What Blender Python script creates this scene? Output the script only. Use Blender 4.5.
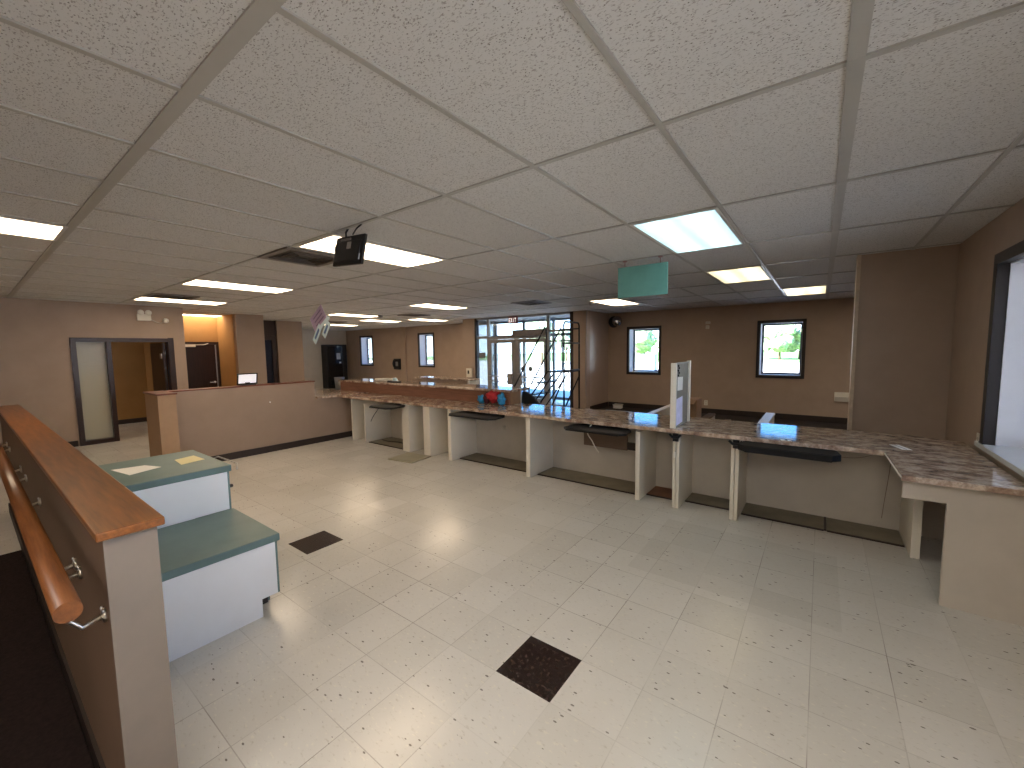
import bpy, bmesh, math, random
from mathutils import Vector, Matrix
random.seed(7)
PI = math.pi
scene = bpy.context.scene
for o in list(bpy.data.objects): bpy.data.objects.remove(o)
C = scene.collection
CAMZ = 1.554
CEIL = 2.442

# ---------------------------------------------------------------- camera
def setup_camera():
    yaw, pitch, roll, f = .6421, .0845, -.0136, 413.3
    fwd = Vector((-math.sin(yaw)*math.cos(pitch), math.cos(yaw)*math.cos(pitch), -math.sin(pitch)))
    right = Vector((math.cos(yaw), math.sin(yaw), 0))
    up = right.cross(fwd)
    r = right*math.cos(roll) + up*math.sin(roll)
    u = -right*math.sin(roll) + up*math.cos(roll)
    cd = bpy.data.cameras.new('camera'); co = bpy.data.objects.new('camera', cd); C.objects.link(co)
    m = Matrix((r, u, -fwd)).transposed().to_4x4(); m.translation = (0, 0, CAMZ)
    co.matrix_world = m
    cd.sensor_width = 36; cd.lens = f/1024*36; cd.clip_start = .02; cd.clip_end = 500
    scene.camera = co
setup_camera()

# ---------------------------------------------------------------- world, exposure
def setup_world():
    w = bpy.data.worlds.new('sky'); scene.world = w; w.use_nodes = True
    nt = w.node_tree; nt.nodes.clear()
    out = nt.nodes.new('ShaderNodeOutputWorld'); bg = nt.nodes.new('ShaderNodeBackground')
    tc = nt.nodes.new('ShaderNodeTexCoord'); sx = nt.nodes.new('ShaderNodeSeparateXYZ')
    cr = nt.nodes.new('ShaderNodeValToRGB')
    nt.links.new(tc.outputs['Generated'], sx.inputs[0]); nt.links.new(sx.outputs['Z'], cr.inputs[0])
    e = cr.color_ramp.elements
    e[0].position = .04; e[0].color = (.80, .92, 1, 1)
    e[1].position = .6; e[1].color = (.10, .24, .52, 1)
    x = e.new(.10); x.color = (.065, .23, .50, 1)
    nt.links.new(cr.outputs[0], bg.inputs['Color']); bg.inputs['Strength'].default_value = 7.0
    nt.links.new(bg.outputs[0], out.inputs['Surface'])
setup_world()
vs = scene.view_settings
vs.view_transform = 'Standard'; vs.look = 'None'; vs.gamma = 1; vs.use_curve_mapping = False
vs.exposure = 0.12
LAMP = 9.0          # strength of the ceiling light panels
# the sun lights only the ground and trees outside
sd = bpy.data.lights.new('sun', 'SUN'); so = bpy.data.objects.new('sun', sd); C.objects.link(so)
sd.energy = 75.0; sd.color = (1, .95, .86); sd.angle = .01
so.rotation_euler = (math.radians(58), 0, math.radians(-25)); so.location = (0, -5, 12)

# ---------------------------------------------------------------- materials
MATS = {}
def lin(r, g, b):
    f = lambda c: c/12.92 if c <= .04045 else ((c+.055)/1.055)**2.4
    return (f(r/255), f(g/255), f(b/255), 1)
class NT:
    def __init__(s, name):
        s.m = bpy.data.materials.new(name); s.m.use_nodes = True
        s.t = s.m.node_tree; s.b = s.t.nodes['Principled BSDF']
    def n(s, typ, **kw):
        nd = s.t.nodes.new('ShaderNode'+typ)
        for k, v in kw.items():
            if k.startswith('i_'):
                key = k[2:]; key = int(key) if key.isdigit() else key.replace('_', ' ')
                nd.inputs[key].default_value = v
            else: setattr(nd, k, v)
        return nd
    def l(s, a, b): s.t.links.new(a, b)
    def math(s, op, a, b=None, c=None):
        nd = s.n('Math', operation=op)
        for i, v in enumerate((a, b, c)):
            if v is None: continue
            if isinstance(v, (int, float)): nd.inputs[i].default_value = v
            else: s.l(v, nd.inputs[i])
        return nd.outputs[0]
    def mix(s, fac, a, b):
        nd = s.n('Mix', data_type='RGBA')
        for sock, v in ((nd.inputs[0], fac), (nd.inputs[6], a), (nd.inputs[7], b)):
            if hasattr(v, 'links'): s.l(v, sock)
            else: sock.default_value = v
        return nd.outputs[2]
    def pos(s): return s.n('NewGeometry').outputs['Position']
    def noise(s, scale, detail=3, rough=.6, vec=None):
        nd = s.n('TexNoise'); nd.inputs['Scale'].default_value = scale
        nd.inputs['Detail'].default_value = detail; nd.inputs['Roughness'].default_value = rough
        if vec is None: vec = s.n('TexCoord').outputs['Object']
        s.l(vec, nd.inputs['Vector']); return nd.outputs[0]
    def ramp(s, v, *stops):
        nd = s.n('ValToRGB'); e = nd.color_ramp.elements
        while len(e) < len(stops): e.new(.5)
        for el, (p, c) in zip(e, stops): el.position = p; el.color = c if len(c) == 4 else (*c, 1)
        s.l(v, nd.inputs[0]); return nd.outputs[0]
    def bump(s, h, strength=.2, dist=.002):
        nd = s.n('Bump'); nd.inputs['Strength'].default_value = strength; nd.inputs['Distance'].default_value = dist
        s.l(h, nd.inputs['Height']); s.l(nd.outputs[0], s.b.inputs['Normal'])
def plain(name, col, rough=.5, metal=0, var=.06, scale=14, bump=0, spec=.5):
    if name in MATS: return MATS[name]
    t = NT(name); b = t.b
    b.inputs['Roughness'].default_value = rough; b.inputs['Metallic'].default_value = metal
    b.inputs['Specular IOR Level'].default_value = spec
    nz = t.noise(scale, 4)
    a = tuple(min(1, c*(1-var*2)) for c in col[:3]) + (1,); d = tuple(min(1, c*(1+var*2)) for c in col[:3]) + (1,)
    t.l(t.ramp(nz, (.3, a), (.7, d)), b.inputs['Base Color'])
    if bump: t.bump(t.noise(scale*14, 2), bump, .002)
    MATS[name] = t.m; return t.m
def emit(name, col, strength, base=(.8, .8, .8, 1)):
    t = NT(name); t.b.inputs['Base Color'].default_value = base
    t.b.inputs['Emission Color'].default_value = col; t.b.inputs['Emission Strength'].default_value = strength
    MATS[name] = t.m; return t.m

def mat_floor():
    t = NT('vinyl_tile'); b = t.b; p = t.pos(); sx = t.n('SeparateXYZ'); t.l(p, sx.inputs[0])
    x, y = sx.outputs[0], sx.outputs[1]
    S = .3048
    u = t.math('DIVIDE', t.math('ADD', x, 1.2026+30*S), S); v = t.math('DIVIDE', t.math('SUBTRACT', y, 1.4456-30*S), S)
    fu = t.math('FRACT', u); fv = t.math('FRACT', v)
    du = t.math('MINIMUM', fu, t.math('SUBTRACT', 1, fu)); dv = t.math('MINIMUM', fv, t.math('SUBTRACT', 1, fv))
    d = t.math('MINIMUM', du, dv)
    patch = t.noise(1.1, 3, .6, p)
    joint = t.math('MULTIPLY', t.math('LESS_THAN', d, .0065), t.ramp(patch, (.42, (.15, .15, .15)), (.6, (1, 1, 1))))
    cell = t.n('CombineXYZ'); t.l(t.math('FLOOR', u), cell.inputs[0]); t.l(t.math('FLOOR', v), cell.inputs[1])
    wn = t.n('TexWhiteNoise', noise_dimensions='2D'); t.l(cell.outputs[0], wn.inputs['Vector'])
    base = t.mix(wn.outputs['Value'], lin(208, 205, 198), lin(217, 214, 208))
    # marbled streaks and dark flecks
    mp = t.n('Mapping'); mp.inputs['Scale'].default_value = (1, 2.2, 1); mp.inputs['Rotation'].default_value = (0, 0, .6); t.l(p, mp.inputs['Vector'])
    st = t.noise(34, 3, .55, mp.outputs[0])
    base = t.mix(t.ramp(st, (.60, (0, 0, 0)), (.72, (.38, .38, .38))), base, lin(160, 150, 132))
    st2 = t.noise(30, 2, .5, mp.outputs[0])
    base = t.mix(t.ramp(st2, (.62, (0, 0, 0)), (.70, (.6, .6, .6))), base, lin(226, 222, 208))
    vo = t.n('TexVoronoi'); vo.inputs['Scale'].default_value = 15; t.l(mp.outputs[0], vo.inputs['Vector'])
    sp = t.n('TexWhiteNoise', noise_dimensions='3D'); t.l(vo.outputs['Position'], sp.inputs['Vector'])
    rad = t.math('MULTIPLY', t.math('GREATER_THAN', sp.outputs['Value'], .5), t.math('ADD', .0, t.math('MULTIPLY', sp.outputs['Value'], .16)))
    fle = t.math('LESS_THAN', vo.outputs['Distance'], rad)
    base = t.mix(t.math('MULTIPLY', fle, .75), base, lin(70, 60, 52))
    # worn grime
    gr = t.noise(.9, 5, .65, p)
    base = t.mix(t.ramp(gr, (.40, (0, 0, 0)), (.85, (.22, .22, .22))), base, lin(150, 138, 116))
    base = t.mix(t.math('MULTIPLY', joint, .55), base, lin(92, 80, 66))
    # paler rectangles where furniture stood, two dark feature tiles
    def rect(x0, x1, y0, y1):
        a = t.math('MULTIPLY', t.math('GREATER_THAN', x, x0), t.math('LESS_THAN', x, x1))
        return t.math('MULTIPLY', a, t.math('MULTIPLY', t.math('GREATER_THAN', y, y0), t.math('LESS_THAN', y, y1)))
    base = t.mix(t.math('MULTIPLY', rect(-3.05, -1.75, 2.35, 3.5), .35), base, lin(214, 210, 200))
    base = t.mix(t.math('MULTIPLY', rect(-1.05, .15, 2.75, 3.75), .14), base, lin(150, 145, 132))
    dk = t.math('MAXIMUM', rect(-1.2026, -.8978, 1.4456, 1.7504), rect(-3.4127, -3.1079, 1.494, 1.7988))
    dn = t.ramp(t.noise(45, 3, .6, p), (.5, lin(38, 26, 24)), (.75, lin(66, 50, 44)))
    base = t.mix(dk, base, dn)
    # carpet of the lobby behind the counter
    lob = t.math('MULTIPLY', t.math('GREATER_THAN', y, 4.75), t.math('GREATER_THAN', x, -5.2))
    base = t.mix(lob, base, lin(42, 33, 30))
    t.l(base, b.inputs['Base Color'])
    rg = t.math('ADD', .13, t.math('MULTIPLY', t.noise(2.2, 3, .5, p), .18))
    rg = t.math('ADD', rg, t.math('MULTIPLY', lob, .5)); t.l(rg, b.inputs['Roughness'])
    b.inputs['Specular IOR Level'].default_value = .5
    hh = t.math('ADD', t.math('MULTIPLY', joint, -1.0), t.math('MULTIPLY', t.noise(5, 2, .5, p), .8))
    t.bump(hh, .12, .002)
    return t.m
def mat_ceiling():
    t = NT('ceiling_tile'); b = t.b; p = t.pos()
    mp = t.n('Mapping'); mp.inputs['Scale'].default_value = (1, 1.9, 1); mp.inputs['Rotation'].default_value = (0, 0, .5); t.l(p, mp.inputs['Vector'])
    n1 = t.noise(95, 3, .55, mp.outputs[0])
    fis = t.ramp(n1, (.35, (0, 0, 0)), (.44, (1, 1, 1)))
    col = t.mix(fis, lin(168, 163, 158), lin(218, 216, 213))
    vo = t.n('TexVoronoi'); vo.inputs['Scale'].default_value = 85; t.l(p, vo.inputs['Vector'])
    wn = t.n('TexWhiteNoise', noise_dimensions='3D'); t.l(vo.outputs['Position'], wn.inputs['Vector'])
    pit = t.math('MULTIPLY', t.math('LESS_THAN', vo.outputs['Distance'], .19), t.math('GREATER_THAN', wn.outputs['Value'], .56))
    col = t.mix(t.math('MULTIPLY', pit, .85), col, lin(84, 78, 72))
    sx = t.n('SeparateXYZ'); t.l(p, sx.inputs[0])
    cell = t.n('CombineXYZ')
    t.l(t.math('FLOOR', t.math('DIVIDE', t.math('ADD', sx.outputs[0], .558), .6096)), cell.inputs[0])
    t.l(t.math('FLOOR', t.math('DIVIDE', t.math('SUBTRACT', sx.outputs[1], 1.763), 1.2192)), cell.inputs[1])
    cw = t.n('TexWhiteNoise', noise_dimensions='2D'); t.l(cell.outputs[0], cw.inputs['Vector'])
    col = t.mix(t.math('MULTIPLY', cw.outputs['Value'], .16), col, lin(170, 160, 148))
    t.l(col, b.inputs['Base Color']); b.inputs['Roughness'].default_value = .9
    b.inputs['Specular IOR Level'].default_value = .2
    t.bump(t.math('ADD', fis, t.math('MULTIPLY', pit, -1)), .35, .003)
    return t.m
def mat_wood(name, c1, c2, axis=0, rough=.35, scale=6):
    t = NT(name); b = t.b; p = t.n('TexCoord').outputs['Object']
    mp = t.n('Mapping'); s = [1, 1, 1]; s = [14, 14, 14]; s[axis] = .9
    mp.inputs['Scale'].default_value = s; t.l(p, mp.inputs['Vector'])
    n = t.noise(scale*.6, 5, .65, mp.outputs[0])
    t.l(t.ramp(n, (.32, c1), (.68, c2)), b.inputs['Base Color'])
    b.inputs['Roughness'].default_value = rough; t.bump(n, .08, .002)
    MATS[name] = t.m; return t.m
def mat_laminate():
    t = NT('marbled_laminate'); b = t.b; p = t.pos()
    mp = t.n('Mapping'); mp.inputs['Scale'].default_value = (1, 1.5, 1); mp.inputs['Rotation'].default_value = (0, 0, .4); t.l(p, mp.inputs['Vector'])
    n = t.noise(9, 7, .68, mp.outputs[0]); n2 = t.noise(40, 4, .7, mp.outputs[0])
    col = t.ramp(n, (.34, lin(104, 82, 71)), (.47, lin(170, 145, 126)), (.58, lin(214, 197, 177)))
    col = t.mix(t.ramp(n2, (.45, (0, 0, 0)), (.7, (.6, .6, .6))), col, lin(128, 104, 92))
    t.l(col, b.inputs['Base Color']); b.inputs['Roughness'].default_value = .07
    b.inputs['Coat Weight'].default_value = .15; b.inputs['Coat Roughness'].default_value = .08
    t.bump(n2, .02, .001)
    return t.m
def mat_glass(name, tint=(.93, .97, 1, 1), frost=0.0):
    t = NT(name); nt = t.t
    for n in list(nt.nodes):
        if n.type != 'OUTPUT_MATERIAL': nt.nodes.remove(n)
    out = [n for n in nt.nodes if n.type == 'OUTPUT_MATERIAL'][0]
    tr = t.n('BsdfTransparent'); tr.inputs[0].default_value = tint
    gl = t.n('BsdfGlossy'); gl.inputs['Roughness'].default_value = .02
    fr = t.n('Fresnel'); fr.inputs[0].default_value = 1.45
    mx = t.n('MixShader'); nz = t.noise(2, 1)
    t.l(t.math('MULTIPLY', fr.outputs[0], t.math('ADD', .7, t.math('MULTIPLY', nz, .2))), mx.inputs[0])
    t.l(tr.outputs[0], mx.inputs[1]); t.l(gl.outputs[0], mx.inputs[2])
    last = mx.outputs[0]
    if frost:
        mx.inputs[0].default_value = .008
        for lk in list(mx.inputs[0].links): t.t.links.remove(lk)
        di = t.n('BsdfDiffuse'); di.inputs[0].default_value = (.75, .74, .66, 1)
        m2 = t.n('MixShader'); m2.inputs[0].default_value = frost
        t.l(last, m2.inputs[1]); t.l(di.outputs[0], m2.inputs[2]); last = m2.outputs[0]
    t.l(last, out.inputs['Surface'])
    return t.m
def mat_lens(name, col, strength):
    """prismatic lens lit from inside by two tubes along its length (local y)"""
    t = NT(name); b = t.b; p = t.n('TexCoord').outputs['Object']; sx = t.n('SeparateXYZ'); t.l(p, sx.inputs[0])
    ax = t.math('ABSOLUTE', sx.outputs[0]); d = t.math('SUBTRACT', ax, .13)
    g = t.math('POWER', 2.718, t.math('MULTIPLY', t.math('MULTIPLY', d, d), -160))
    e = t.math('MULTIPLY', t.math('ADD', .62, t.math('MULTIPLY', g, .75)), strength)
    b.inputs['Base Color'].default_value = (.8, .8, .8, 1); b.inputs['Roughness'].default_value = .3
    b.inputs['Emission Color'].default_value = col; t.l(e, b.inputs['Emission Strength'])
    return t.m

M = {}
M['floor'] = mat_floor(); M['ceil'] = mat_ceiling(); M['lam'] = mat_laminate()
M['wall'] = plain('tan_wall_paint', lin(169, 148, 131), .6, 0, .03, 3, .12, .4)
M['wallg'] = plain('taupe_wall_paint', lin(158, 138, 122), .7, 0, .03, 3, .12, .3)
M['wally'] = plain('ochre_wall_paint', lin(172, 132, 84), .75, 0, .03, 3, .12, .3)
M['wallw'] = plain('pale_wall_paint', lin(206, 198, 186), .7, 0, .03, 3, .1, .3)
M['tee'] = plain('grid_metal', lin(172, 168, 160), .4, 0, .03, 3, 0, .5)
M['base'] = plain('dark_baseboard_vinyl', lin(40, 28, 24), .5)
M['dkwood'] = mat_wood('dark_stained_wood', lin(30, 14, 11), lin(48, 24, 18), 2, .35)
M['cap'] = mat_wood('stained_oak', lin(98, 56, 19), lin(146, 88, 36), 0, .3)
M['rail'] = mat_wood('handrail_oak', lin(86, 48, 22), lin(126, 76, 38), 0, .3)
M['capd'] = mat_wood('reddish_wood', lin(96, 48, 28), lin(130, 70, 42), 1, .35)
M['white'] = plain('white_melamine', lin(224, 218, 204), .4, 0, .02, 4)
M['cream'] = plain('cream_melamine', lin(196, 189, 178), .5, 0, .03, 4)
M['plate'] = plain('olive_base_plate', lin(122, 115, 98), .55, 0, .1, 6)
M['black'] = plain('black_plastic', lin(17, 16, 18), .4, 0, .05, 8)
M['blackm'] = plain('black_metal', lin(30, 32, 38), .4, .5, .05, 8)
M['steel'] = plain('brushed_steel', (.55, .55, .56, 1), .3, 1, .05, 20)
M['brass'] = plain('satin_nickel', (.62, .58, .5, 1), .3, 1, .05, 20)
M['alu'] = plain('anodised_aluminium', lin(150, 148, 146), .4, .4, .04, 8)
M['dkframe'] = plain('dark_bronze_frame', lin(40, 32, 32), .45, .1, .05, 8)
M['teal'] = plain('teal_laminate', lin(98, 122, 120), .42, 0, .05, 5)
M['tealsign'] = plain('teal_sign_board', lin(108, 166, 157), .5, 0, .05, 5)
M['pwhite'] = plain('cool_white_laminate', lin(238, 239, 241), .35, 0, .01, 5)
M['paper'] = plain('white_paper', lin(238, 236, 230), .7, 0, .01, 5)
M['ypaper'] = plain('yellow_paper', lin(226, 216, 168), .7, 0, .01, 5)
M['mat'] = plain('dark_entrance_mat', lin(42, 33, 31), .95, 0, .15, 60, .4, .1)
M['glass'] = mat_glass('window_glass'); M['frost'] = mat_glass('hazy_glass', (.9, .9, .86, 1), .35)
M['mauve'] = plain('mauve_sign_card', lin(170, 150, 182), .5, 0, .06, 8)
M['mauved'] = plain('dark_mauve_print', lin(118, 92, 132), .5, 0, .04, 8)
M['cyan'] = plain('pale_cyan_card', lin(196, 220, 230), .4, 0, .03, 8)
M['navy'] = plain('navy_print', lin(62, 98, 150), .4, 0, .03, 8)
M['brown'] = plain('brown_fibreboard', lin(104, 84, 68), .6, 0, .06, 8)
M['card'] = plain('corrugated_cardboard', lin(150, 118, 88), .75, 0, .05, 8)
M['red'] = plain('red_cloth', lin(176, 34, 44), .7, 0, .1, 12)
M['maroon'] = plain('maroon_cloth', lin(74, 22, 34), .7, 0, .1, 12)
M['blue'] = plain('blue_cloth', lin(36, 130, 180), .7, 0, .1, 12)
M['trayb'] = plain('matte_black_board', lin(16, 16, 19), .65, 0, .05, 8, 0, .3)
M['screen'] = plain('black_fabric', lin(20, 20, 22), .7)
M['exit'] = plain('exit_sign_red', lin(120, 40, 34), .5)
M['grass'] = plain('grass_lawn', lin(96, 128, 70), .9, 0, .15, 3)
M['asph'] = plain('pale_concrete_paving', lin(188, 186, 182), .9, 0, .05, 3)
M['leaf'] = plain('tree_leaves', lin(150, 168, 134), .8, 0, .25, 3)
M['bark'] = plain('tree_bark', lin(92, 74, 58), .9, 0, .15, 8)
M['ext'] = plain('pale_render_wall', lin(206, 206, 214), .85, 0, .03, 2)

# ---------------------------------------------------------------- mesh helpers
class MB:
    def __init__(s): s.bm = bmesh.new()
    def _add(s, verts, faces):
        vv = [s.bm.verts.new(v) for v in verts]; out = []
        for f in faces:
            try: out.append(s.bm.faces.new([vv[i] for i in f]))
            except ValueError: pass
        return vv, out
    def box(s, x0, x1, y0, y1, z0, z1, bev=0, rot=None, mi=0):
        v = [(x, y, z) for z in (z0, z1) for y in (y0, y1) for x in (x0, x1)]
        if rot:
            c = Vector(((x0+x1)/2, (y0+y1)/2, (z0+z1)/2)); v = [c + rot @ (Vector(p)-c) for p in v]
        vv, ff = s._add(v, [(0, 2, 3, 1), (4, 5, 7, 6), (0, 1, 5, 4), (2, 6, 7, 3), (0, 4, 6, 2), (1, 3, 7, 5)])
        for f in ff: f.material_index = mi
        if bev:
            ed = list({e for f in ff for e in f.edges})
            bmesh.ops.bevel(s.bm, geom=ed, offset=bev, segments=2, profile=.5, affect='EDGES')
        return s
    def prism(s, pts, axis, a, b, bev=0):
        """polygon pts (2-D) extruded along axis 'x','y','z' from a to b"""
        def P(p, t):
            return {'x': (t, p[0], p[1]), 'y': (p[0], t, p[1]), 'z': (p[0], p[1], t)}[axis]
        n = len(pts); v = [P(p, a) for p in pts] + [P(p, b) for p in pts]
        f = [tuple(range(n-1, -1, -1)), tuple(range(n, 2*n))] + [(i, (i+1) % n, n+(i+1) % n, n+i) for i in range(n)]
        vv, ff = s._add(v, f)
        bmesh.ops.recalc_face_normals(s.bm, faces=ff)
        if bev:
            bmesh.ops.bevel(s.bm, geom=list({e for f in ff for e in f.edges}), offset=bev, segments=2, profile=.5, affect='EDGES')
        return s
    def tube(s, pts, r, n=8, r2=None):
        pts = [Vector(p) for p in pts]; rings = []
        up = None
        for i, p in enumerate(pts):
            a = pts[max(i-1, 0)]; b = pts[min(i+1, len(pts)-1)]; d = (b-a).normalized()
            if up is None: up = Vector((0, 0, 1)) if abs(d.z) < .9 else Vector((1, 0, 0))
            x = d.cross(up).normalized(); y = x.cross(d).normalized(); up = y
            rr = r if r2 is None else r+(r2-r)*i/(len(pts)-1)
            rings.append([s.bm.verts.new(p + x*rr*math.cos(2*PI*k/n) + y*rr*math.sin(2*PI*k/n)) for k in range(n)])
        for A, B in zip(rings, rings[1:]):
            for k in range(n):
                f = s.bm.faces.new((A[k], A[(k+1) % n], B[(k+1) % n], B[k])); f.smooth = True
        s.bm.faces.new(rings[0][::-1]); s.bm.faces.new(rings[-1]); return s
    def lathe(s, prof, c, axis='z', n=20):
        """prof: (radius, height) pairs turned about axis through c"""
        c = Vector(c); rings = []
        for r, h in prof:
            ring = []
            for k in range(n):
                a = 2*PI*k/n; u, w = r*math.cos(a), r*math.sin(a)
                d = {'z': (u, w, h), 'y': (u, h, w), 'x': (h, u, w)}[axis]
                ring.append(s.bm.verts.new(c+Vector(d)))
            rings.append(ring)
        ff = []
        for A, B in zip(rings, rings[1:]):
            for k in range(n):
                f = s.bm.faces.new((A[k], A[(k+1) % n], B[(k+1) % n], B[k])); f.smooth = True; ff.append(f)
        ff.append(s.bm.faces.new(rings[0][::-1])); ff.append(s.bm.faces.new(rings[-1]))
        bmesh.ops.recalc_face_normals(s.bm, faces=ff); return s
    def blob(s, c, r, sc=(1, 1, 1), sub=3, amp=.2, fr=2.0, seed=0):
        from mathutils import noise
        res = bmesh.ops.create_icosphere(s.bm, subdivisions=sub, radius=1)
        for v in res['verts']:
            k = 1+amp*noise.noise(v.co*fr+Vector((seed*7.3, seed, 0)))+amp*.5*noise.noise(v.co*fr*3+Vector((seed, 0, 3)))
            v.co = Vector(c)+Vector((v.co.x*sc[0], v.co.y*sc[1], v.co.z*sc[2]))*r*k
        for f in s.bm.faces: f.smooth = True
        return s
    def build(s, name, mat, parent=None, origin=None):
        me = bpy.data.meshes.new(name)
        bmesh.ops.recalc_face_normals(s.bm, faces=s.bm.faces)
        if parent is not None:
            off = world_loc(parent); loc = Vector((0, 0, 0))
        else:
            cs = [v.co for v in s.bm.verts]
            if origin is None:
                off = Vector(((min(c.x for c in cs)+max(c.x for c in cs))/2, (min(c.y for c in cs)+max(c.y for c in cs))/2, min(c.z for c in cs)))
            else: off = Vector(origin)
            loc = off
        for v in s.bm.verts: v.co -= off
        s.bm.to_mesh(me); s.bm.free()
        for m in (mat if isinstance(mat, (list, tuple)) else [mat]): me.materials.append(m)
        o = bpy.data.objects.new(name, me); C.objects.link(o); o.location = loc
        if parent is not None: o.parent = parent
        return o
def world_loc(o):
    p = Vector((0, 0, 0))
    while o is not None: p = p + o.location; o = o.parent
    return p
def B(*a, **k): return MB().box(*a, **k)
def tag(o, label=None, cat=None, group=None, kind=None):
    if label: o['label'] = label
    if cat: o['category'] = cat
    if group: o['group'] = group
    if kind: o['kind'] = kind
    return o
def thing(name, loc, label, cat, group=None):
    o = bpy.data.objects.new(name, None); C.objects.link(o); o.location = loc; o.empty_display_size = .1
    return tag(o, label, cat, group)
def struct(o): o['kind'] = 'structure'; return o
def sempty(name, loc):
    o = bpy.data.objects.new(name, None); C.objects.link(o); o.location = loc; o['kind'] = 'structure'; return o
def dup(root, loc, label, group=None):
    r = root.copy(); C.objects.link(r); r.location = loc; r['label'] = label
    if group: r['group'] = group
    for ch in list(root.children):
        c = ch.copy(); C.objects.link(c); c.parent = r
        for g in list(ch.children):
            d = g.copy(); C.objects.link(d); d.parent = c
    return r
def R(ax, deg): return Matrix.Rotation(math.radians(deg), 3, ax)

# ================================================================ SETTING
YB = 10.32         # inner face of the far wall
XL = -16.8         # far left end of the waiting room
XW = -10.1         # left wall of the office
XR = .97           # right wall with the big window
WT = .36           # thickness of outer walls
struct(B(XL-.5, 4.3, -3.6, YB+WT, -.12, 0).build('floor', M['floor']))
struct(B(XL-.5, 4.3, -3.6, YB+WT, CEIL+.007, CEIL+.12).build('ceiling', M['ceil']))
# suspended grid
g = MB()
gx0, gy0 = -.558, 1.763
i = -27
while gx0+.6096*i < XL: i += 1
for k in range(i, 9):
    x = gx0+.6096*k
    if x > 4.2: break
    w = .024 if k == 1 else .012
    g.box(x-w, x+w, -3.5, YB-.01, CEIL, CEIL+.0068)
for k in range(-5, 8):
    y = gy0+1.2192*k
    if y < -3.5 or y > YB: continue
    w = .024 if k == -1 else .0125
    g.box(XL, 4.2, y-w, y+w, CEIL-.0008, CEIL+.0068)
struct(g.build('trim_1', M['tee']))

def wall_y(name, y0, y1, x0, x1, holes, mat, z1=CEIL+.02):
    """wall lying along x between y0 and y1 with rectangular holes (xa, xb, za, zb)"""
    m = MB(); xs = sorted({x0, x1, *[h[0] for h in holes], *[h[1] for h in holes]})
    for a, b in zip(xs, xs[1:]):
        h = [q for q in holes if q[0] <= a+1e-6 and q[1] >= b-1e-6]
        if not h: m.box(a, b, y0, y1, 0, z1)
        else:
            if h[0][2] > 0: m.box(a, b, y0, y1, 0, h[0][2])
            if h[0][3] < z1: m.box(a, b, y0, y1, h[0][3], z1)
    return struct(m.build(name, mat))
def wall_x(name, x0, x1, y0, y1, holes, mat, z1=CEIL+.02):
    m = MB(); ys = sorted({y0, y1, *[h[0] for h in holes], *[h[1] for h in holes]})
    for a, b in zip(ys, ys[1:]):
        h = [q for q in holes if q[0] <= a+1e-6 and q[1] >= b-1e-6]
        if not h: m.box(x0, x1, a, b, 0, z1)
        else:
            if h[0][2] > 0: m.box(x0, x1, a, b, 0, h[0][2])
            if h[0][3] < z1: m.box(x0, x1, a, b, h[0][3], z1)
    return struct(m.build(name, mat))

WH = [(-15.72, -14.92, .98, 2.13), (-12.0, -11.24, .98, 2.13)]
WF = [(-3.955, -3.20, .92, 2.02), (-1.065, -.315, .92, 2.03)]
WG_ADDED = [(1.9, 2.65, .92, 2.03)]     # unseen window added behind the partition to light the lobby
wall_y('wall_back_left', YB, YB+WT, XL-.3, -8.55, WH, M['wall'])
wall_y('wall_back_right', YB, YB+WT, -4.6, 4.3, WF+WG_ADDED, M['wall'])
wall_x('wall_far_left', XL-.3, XL, 4.0, YB, [], M['wallw'])
VY = 9.1           # plane of the entrance glazing
VX0, VX1 = -8.10, -4.87
struct(B(-8.55, VX0, VY-.06, VY+.14, 0, CEIL+.02).build('wall_entrance_pier', M['wall']))
struct(B(VX1, -4.52, VY-.06, VY+.14, 0, CEIL+.02).build('wall_entrance_jamb', M['wall']))
struct(B(-4.7, -4.52, VY+.14, YB, 0, CEIL+.02).build('wall_entrance_right', plain('semi_gloss_tan_paint', lin(169, 148, 131), .3, 0, .03, 3, .05, .7)))
struct(B(-13.0, -12.72, YB-.08, YB, 0, CEIL+.02).build('wall_pilaster', M['wall']))
# partition and right wall
struct(B(.28, XR+.2, 5.52, 5.66, 0, CEIL+.02).build('wall_partition', M['wall']))
struct(B(.255, .285, 5.50, 5.68, 0, CEIL+.01).build('trim_2', plain('cream_corner_post', lin(196, 176, 152), .5)))
RW = [(2.35, 4.30, .83, 2.09)]
RW_ADDED = (-.5, 2.0, .83, 2.09)     # unseen window added behind the viewpoint to let in daylight
wall_x('wall_right', XR, XR+WT, -3.6, 5.6, RW+[RW_ADDED], M['wall'])
struct(B(4.1, 4.3, 5.6, YB, 0, CEIL+.02).build('wall_far_right', M['wall']))
struct(B(XR+.2, 4.3, 5.52, 5.66, 0, CEIL+.02).build('wall_side', M['wall']))
struct(B(XL-.3, XR+WT, -3.8, -3.6, 0, CEIL+.02).build('wall_behind', M['wall']))
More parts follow.
